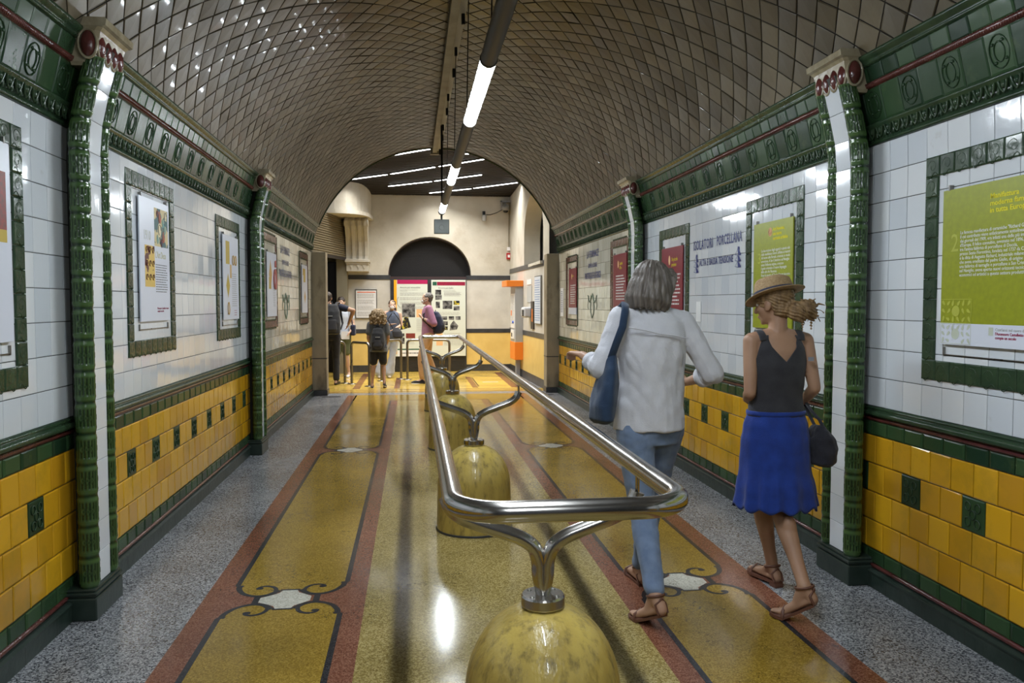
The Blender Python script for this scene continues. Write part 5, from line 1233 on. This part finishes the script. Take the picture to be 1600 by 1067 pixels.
# straw hat
STRAW = mat('straw', (.42, .29, .15), .7, base2=(.30, .19, .09), nscale=90, bump=.6, bscale=160)
Mh = M @ Matrix.Rotation(rad(-8), 3, 'X') @ Matrix.Rotation(rad(5), 3, 'Y')
h0 = P(0, -.012, .050)
def hatpt(r, z, a, dent=0):
    x, y = cos(a)*r, sin(a)*r*1.14
    if dent: z -= dent*math.exp(-(x/.028)**2)
    return h0 + Mh @ V((x, y, z))
b = MB(); n = 48; rs = []
for r, z, dn in ((.088, -.002, 0), (.090, .0, 0), (.088, .02, 0), (.084, .045, 0), (.079, .068, .0), (.068, .084, .006), (.045, .090, .018), (.02, .088, .022), (.004, .086, .022)):
    rs.append([hatpt(r, z, 2*pi*j/n, dn) for j in range(n)])
b.rings(rs); hat = b.build('straw_hat', STRAW, w2)
b = MB(); rs = []
def br(a, r): return -.020*(r-.088)/.045*(.4+.6*sin(a)) + (.010*cos(a)**2)*(r-.088)/.045
for r, dz in ((.086, .0), (.100, .0), (.118, .0), (.134, .0), (.134, -.003), (.118, -.003), (.100, -.003), (.086, -.003)): rs.append([hatpt(r, br(2*pi*j/n, r)+dz, 2*pi*j/n) for j in range(n)])
b.rings(rs, cap=False, closed=True); b.build('brim', STRAW, hat)
b = MB(); rs = [[hatpt(r, z, 2*pi*j/n) for j in range(n)] for r, z in ((.0915, .001), (.0905, .024), (.088, .024), (.088, .001))]; b.rings(rs, cap=False, closed=True); b.build('hat_band', fabric('navy_ribbon', (.02, .022, .05)), hat)
# black shoulder bag at her right hip
hb = thing('handbag', 'small slouchy black handbag hanging at the right hip of the woman in the blue skirt', 'bag', (2.055, 3.80, .67))
BLK_ = fabric('black_leatherette', (.012, .012, .018), (.02, .02, .03)); B = Blob()
B.loft([(0, 0, .01, .05, .06), (0, 0, .03, .068, .10), (.0, 0, .10, .075, .11), (-.005, 0, .15, .064, .10), (-.012, 0, .19, .035, .075), (-.016, 0, .212, .018, .05)], 24)
B.fuse('bag_body', BLK_, hb, .006, 2, disp=lambda co, n: .004*nz(co, 45) + .010*nz(co, 14, 2))
b = MB(); b.tube([(-.012, .04, .20), (-.02, .085, .25), (-.028, .13, .31), (-.034, .12, .33), (-.030, .05, .28), (-.024, -.03, .24), (-.014, -.05, .20)], .010, 8, flat=.5, up=(1, 0, 0)); b.build('strap', BLK_, hb)

# ---- people in the hall (standard stance, scaled and turned)
def std(s, **kw):
    J = dict(head=(0, .02, 1.59), neck=(0, -.01, 1.45), pelvis=(0, 0, .95), shL=(-.17, 0, 1.405), shR=(.17, 0, 1.405), elL=(-.225, -.03, 1.12), elR=(.225, -.03, 1.12),
             wrL=(-.22, .07, .87), wrR=(.22, .07, .87), hiL=(-.09, 0, .90), hiR=(.09, 0, .90), knL=(-.10, .02, .49), knR=(.10, .02, .49), anL=(-.11, -.03, .085), anR=(.11, -.03, .085), toL=(-.13, .16, .025), toR=(.13, .16, .025))
    J.update(kw); return {k: tuple(q*s for q in v) for k, v in J.items()}
def top(root, J, s, m, name='shirt', slv=.55, hem=.92, wd=1.0, voxel=.010, both=True, amp=.008, rr=(.066, .064, .05)):
    pe, sl, sr, nk = V(J['pelvis']), V(J['shL']), V(J['shR']), V(J['neck']); mid = (sl+sr)/2; axis = sr-sl; ty = math.degrees(atan2(axis.y, axis.x)); sw = axis.length/2
    B = Blob(); wa = pe.lerp(mid, .42); h = hem*s
    B.loft([(pe.x, pe.y, h, .175*s*wd, .125*s*wd, ty), (pe.x, pe.y, max(h+.02, pe.z), .170*s*wd, .122*s*wd, ty), (*wa, .160*s*wd, .112*s*wd, ty), (*wa.lerp(mid, .5), .172*s, .122*s, ty), (*wa.lerp(mid, .85), sw*1.02, .112*s, ty), (mid.x, mid.y, mid.z+.02*s, sw*.95, .085*s, ty), (nk.x, nk.y, nk.z+.012*s, .064*s, .058*s, ty)])
    for q in 'LR':
        if slv: sleeve(B, J, q, slv, rr[0]*s, rr[1]*s, rr[2]*s)
    return B.fuse(name, m, root, voxel, 3, disp=folds(amp, 8, (1, 1, .5), 1))
def trousers(root, J, s, m, f=.93, name='trousers', w_=1.0, hemw=1.0, voxel=.010):
    """f 0..2 along the leg, 1 = knee"""
    pe = V(J['pelvis']); B = Blob(); B.loft([(pe.x, pe.y, pe.z-.13*s, .150*s, .10*s), (pe.x, pe.y, pe.z-.05*s, .168*s, .116*s), (pe.x, pe.y, pe.z+.06*s, .155*s, .107*s)])
    for q in 'LR':
        hi, kn, an = V(J['hi'+q]), V(J['kn'+q]), V(J['an'+q])
        if f <= 1: B.chain([hi, hi.lerp(kn, f*.5), hi.lerp(kn, f)], [.098*s*w_, .088*s*w_, .080*s*w_])
        else: B.chain([hi, hi.lerp(kn, .45), kn, kn.lerp(an, f-1)], [.098*s*w_, .085*s*w_, .066*s*w_, .058*s*w_*hemw])
    return B.fuse(name, m, root, voxel, 3, disp=folds(.006, 10, (1, 1, .8), 4))
def shoes(root, J, s, m, sole=None):
    for q in 'LR':
        o, heel, ball, dh = shoe(root, J['an'+q], J['to'+q], m, s, voxel=.009)
        if sole:
            t = V(J['to'+q]); sd = dh.cross(V((0, 0, 1))); path = [(heel-dh*.012, .026), (heel.lerp(ball, .4), .030), (ball, .042), (t, .026)]; z = -.030*s
            b = MB(); tp = [p+sd*w*s+V((0, 0, z*(1-.25*(p-heel).length/.2))) for p, w in path] + [p-sd*w*s+V((0, 0, z*(1-.25*(p-heel).length/.2))) for p, w in path[::-1]]; n = len(tp)
            b.add(tp+[p-V((0, 0, .014)) for p in tp], [list(range(n)), list(range(n, 2*n))[::-1]]+[(i, (i+1) % n, n+(i+1) % n, n+i) for i in range(n)]); b.build('sole', sole, o)
def shorthair(root, P, M, s, m, c=(0, -.018, .034), r=(.083, .10, .085), amp=.006, low=True):
    B = Blob(); B.ell(P(*c), tuple(q*s for q in r), M)
    if low: B.ell(P(0, -.05, -.015), (.070*s, .055*s, .06*s), M)
    return B.fuse('hair', m, root, .006, 1, disp=lambda co, n: amp*nz(co, 40))
def mask_(root, P, M, s):
    B = Blob(); B.ell(P(0, .076, -.045), (.040*s, .034*s, .042*s), M); o = B.fuse('face_mask', PAPER, root, .005, 2)
    b = MB()
    for q in (-1, 1): b.tube([P(q*.036, .07, -.02), P(q*.066, .04, -.004), P(q*.083, .0, .008)], .003, 5); b.tube([P(q*.036, .07, -.062), P(q*.066, .04, -.045), P(q*.083, -.0, -.03)], .003, 5)
    b.build('ear_loops', PAPER, o)
def backpack(label, loc, rz, s, m, m2, w_=.15, h_=.46, d_=.12, M4=None):
    """stands behind a back: local +y points towards the wearer"""
    t = thing('backpack', label, 'backpack', loc, rad(rz)); B = Blob()
    B.loft([(0, -.02*s, .0, w_*.7*s, d_*.6*s), (0, -.03*s, .03*s, w_*s, d_*.95*s), (0, -.035*s, h_*.4*s, w_*1.04*s, d_*1.05*s), (0, -.02*s, h_*.75*s, w_*.95*s, d_*.8*s), (0, .0, h_*.95*s, w_*.75*s, d_*.5*s), (0, .01*s, h_*s, w_*.5*s, d_*.3*s)])
    B.fuse('pack_body', m, t, .008, 2, disp=lambda co, n: .004*nz(co, 16))
    B = Blob(); B.loft([(0, -d_*.95*s, .05*s, w_*.6*s, .04*s), (0, -d_*1.05*s, .10*s, w_*.72*s, .05*s), (0, -d_*1.0*s, h_*.48*s, w_*.66*s, .035*s), (0, -d_*.9*s, h_*.54*s, w_*.4*s, .02*s)]); B.fuse('front_pocket', m2, t, .008, 2)
    for q in (-1, 1):
        b = MB(); b.tube([(q*w_*.45*s, .03*s, h_*.93*s), (q*w_*.6*s, .08*s, h_*1.04*s), (q*w_*.78*s, .15*s, h_*1.05*s), (q*w_*.85*s, .235*s, h_*.88*s), (q*w_*.98*s, .23*s, h_*.6*s), (q*w_*1.18*s, .12*s, h_*.36*s), (q*w_*1.0*s, .02*s, h_*.16*s)], .022*s, 8, flat=.3, up=(1, 0, 0)); b.build('shoulder_strap', m2, t)
    b = MB(); b.tube([(-.03*s, -.0, h_*.98*s), (-.02*s, -.0, h_*1.06*s), (.02*s, -.0, h_*1.06*s), (.03*s, .0, h_*.98*s)], .008*s, 6); b.build('grab_handle', m2, t)
    b = MB(); b.box((-.04*s, -(d_*.80+.055)*s, h_*.60*s), (.04*s, -(d_*.80+.04)*s, h_*.62*s)); b.build('reflective_strip', paint('pale_strip', (.5, .5, .5), .4), t)
    return t
BLACKF = fabric('black_cloth', (.014, .014, .017)); DGREY = fabric('charcoal_cloth', (.035, .036, .042)); NAVYF = fabric('dark_navy_cloth', (.012, .016, .04)); PACKN = fabric('navy_nylon', (.012, .018, .05)); PACKB = fabric('black_nylon', (.016, .018, .022))
HDARK = mat('dark_hair', (.02, .015, .012), .5, base2=(.05, .035, .025), nscale=50, bump=.4, bscale=120); HGREY = mat('greying_hair', (.07, .06, .055), .5, base2=(.15, .14, .13), nscale=60, bump=.4, bscale=120)
# man in the pink shirt, walking left with his head turned to the panels
s = 1.0; J = std(s, elL=(-.24, -.10, 1.13), wrL=(-.13, .10, 1.22), elR=(.23, -.05, 1.13), wrR=(.20, .04, .90), knL=(-.10, .14, .50), anL=(-.11, .12, .085), toL=(-.12, .32, .03), knR=(.10, .0, .49), anR=(.10, -.16, .10), toR=(.11, .03, .03))
mp, P, M = figure('person', 'man in pink shirt and tan trousers with face mask, facing left', (.27, 15.05), J, SKIN3, rz=92, yaw=0, pitch=4, voxel=.010, hands={'L': ((.4, .6, .5), (-.8, .3, 0), (0, .3, .9), .7)})
face_parts(mp, P, lips=False); shorthair(mp, P, M, 1, HGREY, c=(0, -.026, .030)); mask_(mp, P, M, 1)
top(mp, J, s, fabric('dusty_pink_cotton', (.36, .17, .27), (.30, .13, .22)), slv=1.45, hem=.90); trousers(mp, J, s, fabric('tan_chino', (.50, .31, .17), (.43, .26, .13)), 1.88)
shoes(mp, J, s, NAVYF, PAPER)
b = MB(); b.tube([(cos(a)*.158, sin(a)*.112, .955) for a in [2*pi*i/24 for i in range(24)]], .014, 6, closed=True, flat=.5, up=(0, 0, 1)); b.build('belt', LEATH, mp)
b = MB(); e_, w_ = V(J['elL']), V(J['wrL']); d = (w_-e_).normalized(); b.tube([w_-d*.03, w_-d*.012], .032, 14); b.build('wristwatch', BLACKP, mp)
backpack('navy blue backpack on the back of the man in the pink shirt', (.27+.14, 15.05, .93), 90, 1.0, PACKN, PACKB, w_=.15, h_=.42, d_=.13)
# masked young woman leaning at the hoop
s = .93; J = std(s, head=(-.0, .02, 1.575), shL=(-.165, .02, 1.385), shR=(.15, -.02, 1.40), elL=(-.20, .04, 1.14), wrL=(-.02, .19, 1.06), elR=(.19, .04, 1.13), wrR=(.05, .18, 1.16), pelvis=(.02, 0, .92), hiL=(-.06, 0, .88), hiR=(.10, 0, .88), knL=(.0, .04, .48), knR=(.20, .04, .48), anL=(.07, .0, .085), anR=(.28, .0, .085), toL=(.08, .19, .025), toR=(.30, .19, .025))
mg, P, M = figure('person', 'young woman in face mask, dark sleeveless top and pale wide trousers', (-.43, 16.25), J, SKIN3, rz=188, s=.93, yaw=-8, pitch=2, voxel=.010, female=True)
face_parts(mg, P, .93, lips=False); mask_(mg, P, M, .93); shorthair(mg, P, M, .93, HDARK, c=(0, -.024, .030), low=True)
B = Blob(); B.chain([P(.0, -.10, .0), P(-.06, -.10, -.08), P(-.085, -.055, -.16)], [.03, .03, .015]); B.fuse('ponytail', HDARK, mg, .007, 1)
top(mg, J, s, fabric('slate_jersey', (.10, .13, .19), (.07, .09, .14)), slv=0, hem=.84, name='sleeveless_top'); trousers(mg, J, s, fabric('pale_blue_linen', (.50, .55, .66), (.43, .48, .60)), 1.93, w_=1.08, hemw=1.75)
shoes(mg, J, s, paint('beige_shoe', (.45, .38, .28), .6))
t = thing('crossbody_bag', 'dark crossbody bag worn by the masked young woman', 'bag', (-.33, 16.05, .80)); B = Blob(); B.loft([(.02, -.04, .0, .06, .03), (.02, -.05, .03, .10, .05), (.0, -.05, .14, .10, .045), (-.02, -.03, .22, .05, .02)]); B.fuse('bag_body', DGREY, t, .009, 2)
b = MB(); b.tube([(-.08, -.02, .2), (-.18, -.0, .38), (-.10, -.0, .50)], .01, 6); b.tube([(.10, -.02, .2), (.06, -.03, .36), (-.06, .02, .52)], .01, 6); b.build('strap', BLACKF, t)
# curly-haired child
s = .80; J = std(s, anL=(-.14, -.02, .085), toL=(-.15, .17, .03), knL=(-.11, .02, .49), anR=(.13, -.12, .16), toR=(.15, .06, .03), knR=(.11, .02, .49), elL=(-.22, .0, 1.12), wrL=(-.20, .13, 1.0), elR=(.22, .0, 1.12), wrR=(.20, .13, 1.0))
mk, P, M = figure('person', 'curly-haired child in grey t-shirt and black shorts seen from behind', (-.625, 14.32), J, SKIN2, rz=0, s=s, voxel=.009)
HCURL = mat('curly_blond_brown_hair', (.13, .085, .04), .6, base2=(.36, .26, .14), nscale=45, bump=.8, bscale=70); face_parts(mk, P, s)
B = Blob(); B.ell(P(0, -.05, .03), (.125, .115, .115)); B.ell(P(0, -.06, -.06), (.148, .105, .10)); rnd = random.Random(11)
for i in range(150):
    a = rnd.random()*2*pi; h_ = rnd.uniform(-.16, .13); rr = .125 if h_ > .03 else .15; rr *= sqrt(max(.05, 1-(max(0, h_-.0)/.145)**2))
    if sin(a) > .55 and h_ < .06: continue
    B.ell(P(cos(a)*rr/s*.95, -.05+sin(a)*rr*.8/s, h_/s*.9), rnd.uniform(.014, .024))
B.fuse('curly_hair', HCURL, mk, .006, 1, disp=lambda co, n: .007*nz(co, 45))
top(mk, J, s, fabric('heather_grey_jersey', (.13, .14, .155), (.10, .11, .12)), slv=.62, hem=.80, wd=1.15, rr=(.075, .078, .05), voxel=.009, name='t_shirt'); trousers(mk, J, s, BLACKF, .78, name='shorts', w_=1.15, voxel=.009)
shoes(mk, J, s, paint('dark_blue_trainer', (.03, .05, .13), .6), paint('pale_sole', (.45, .42, .45), .6))
backpack('black rounded backpack on the curly-haired child', (-.625, 14.32-.13, .655), 0, 1.0, PACKB, DGREY, w_=.115, h_=.42, d_=.085)
# man with black backpack half hidden by the pillar
s = 1.0; J = std(s, shR=(.185, 0, 1.43), elR=(.425, -.04, 1.37), wrR=(.32, .12, 1.12), head=(-.05, .05, 1.60), elL=(-.24, .10, 1.2), wrL=(-.1, .28, 1.3), anR=(.10, -.03, .085), toR=(.14, .16, .025))
mm, P, M = figure('person', 'man in navy t-shirt and black trousers, right elbow raised, partly behind the left pillar', (-1.52, 14.95), J, SKIN2, rz=0, s=s, voxel=.010)
face_parts(mm, P); shorthair(mm, P, M, 1, HDARK); top(mm, J, s, NAVYF, slv=.45, hem=.90, name='t_shirt'); trousers(mm, J, s, BLACKF, 1.93); shoes(mm, J, s, paint('black_shoe', (.02, .017, .015), .5), BLACKP)
backpack('large black backpack on the man beside the left pillar', (-1.49, 14.95-.15, .93), 0, 1.0, PACKB, DGREY, w_=.165, h_=.56, d_=.13)
# man in shorts behind him
s = .96; J = std(s, elR=(.24, .03, 1.15), wrR=(.12, .24, 1.32), elL=(-.25, .02, 1.12), wrL=(-.20, .16, .98), anL=(-.14, -.03, .085), anR=(.15, -.03, .085))
mn, P, M = figure('person', 'man in white t-shirt, green shorts and white trainers, behind the man in navy', (-1.45, 16.45), J, SKIN3, rz=178, s=s, pitch=6, voxel=.010)
face_parts(mn, P, s); shorthair(mn, P, M, s, HDARK); top(mn, J, s, fabric('white_blue_cotton', (.58, .64, .74), (.5, .56, .66)), slv=.5, hem=.84, name='t_shirt'); trousers(mn, J, s, fabric('olive_green_cotton', (.085, .10, .045), (.11, .13, .06)), .86, name='shorts', w_=1.18); shoes(mn, J, s, paint('white_trainer', (.68, .68, .70), .5), PAPER)
t = thing('shoulder_bag', 'dark blue bag hanging at the side of the man in green shorts', 'bag', (-1.215, 16.40, .85)); b = MB(); b.box((-.05, -.12, 0), (.05, .12, .22), bev=.03); b.build('bag_body', PACKN, t)
b = MB(); b.tube([(0, -.08, .2), (-.03, -.06, .38), (-.05, .0, .545), (-.03, .06, .38), (0, .08, .2)], .009, 6); b.build('strap', PACKN, t)
b = MB(); t = thing('paper_leaflet', 'folded white leaflet held low by the man in green shorts', 'leaflet', (-1.36, 16.28, .88)); b.box((-.08, -.012, -.1), (.08, -.006, .06)); b.build('sheet', PAPER, t)

bpy.data.scenes.remove(TMPS)
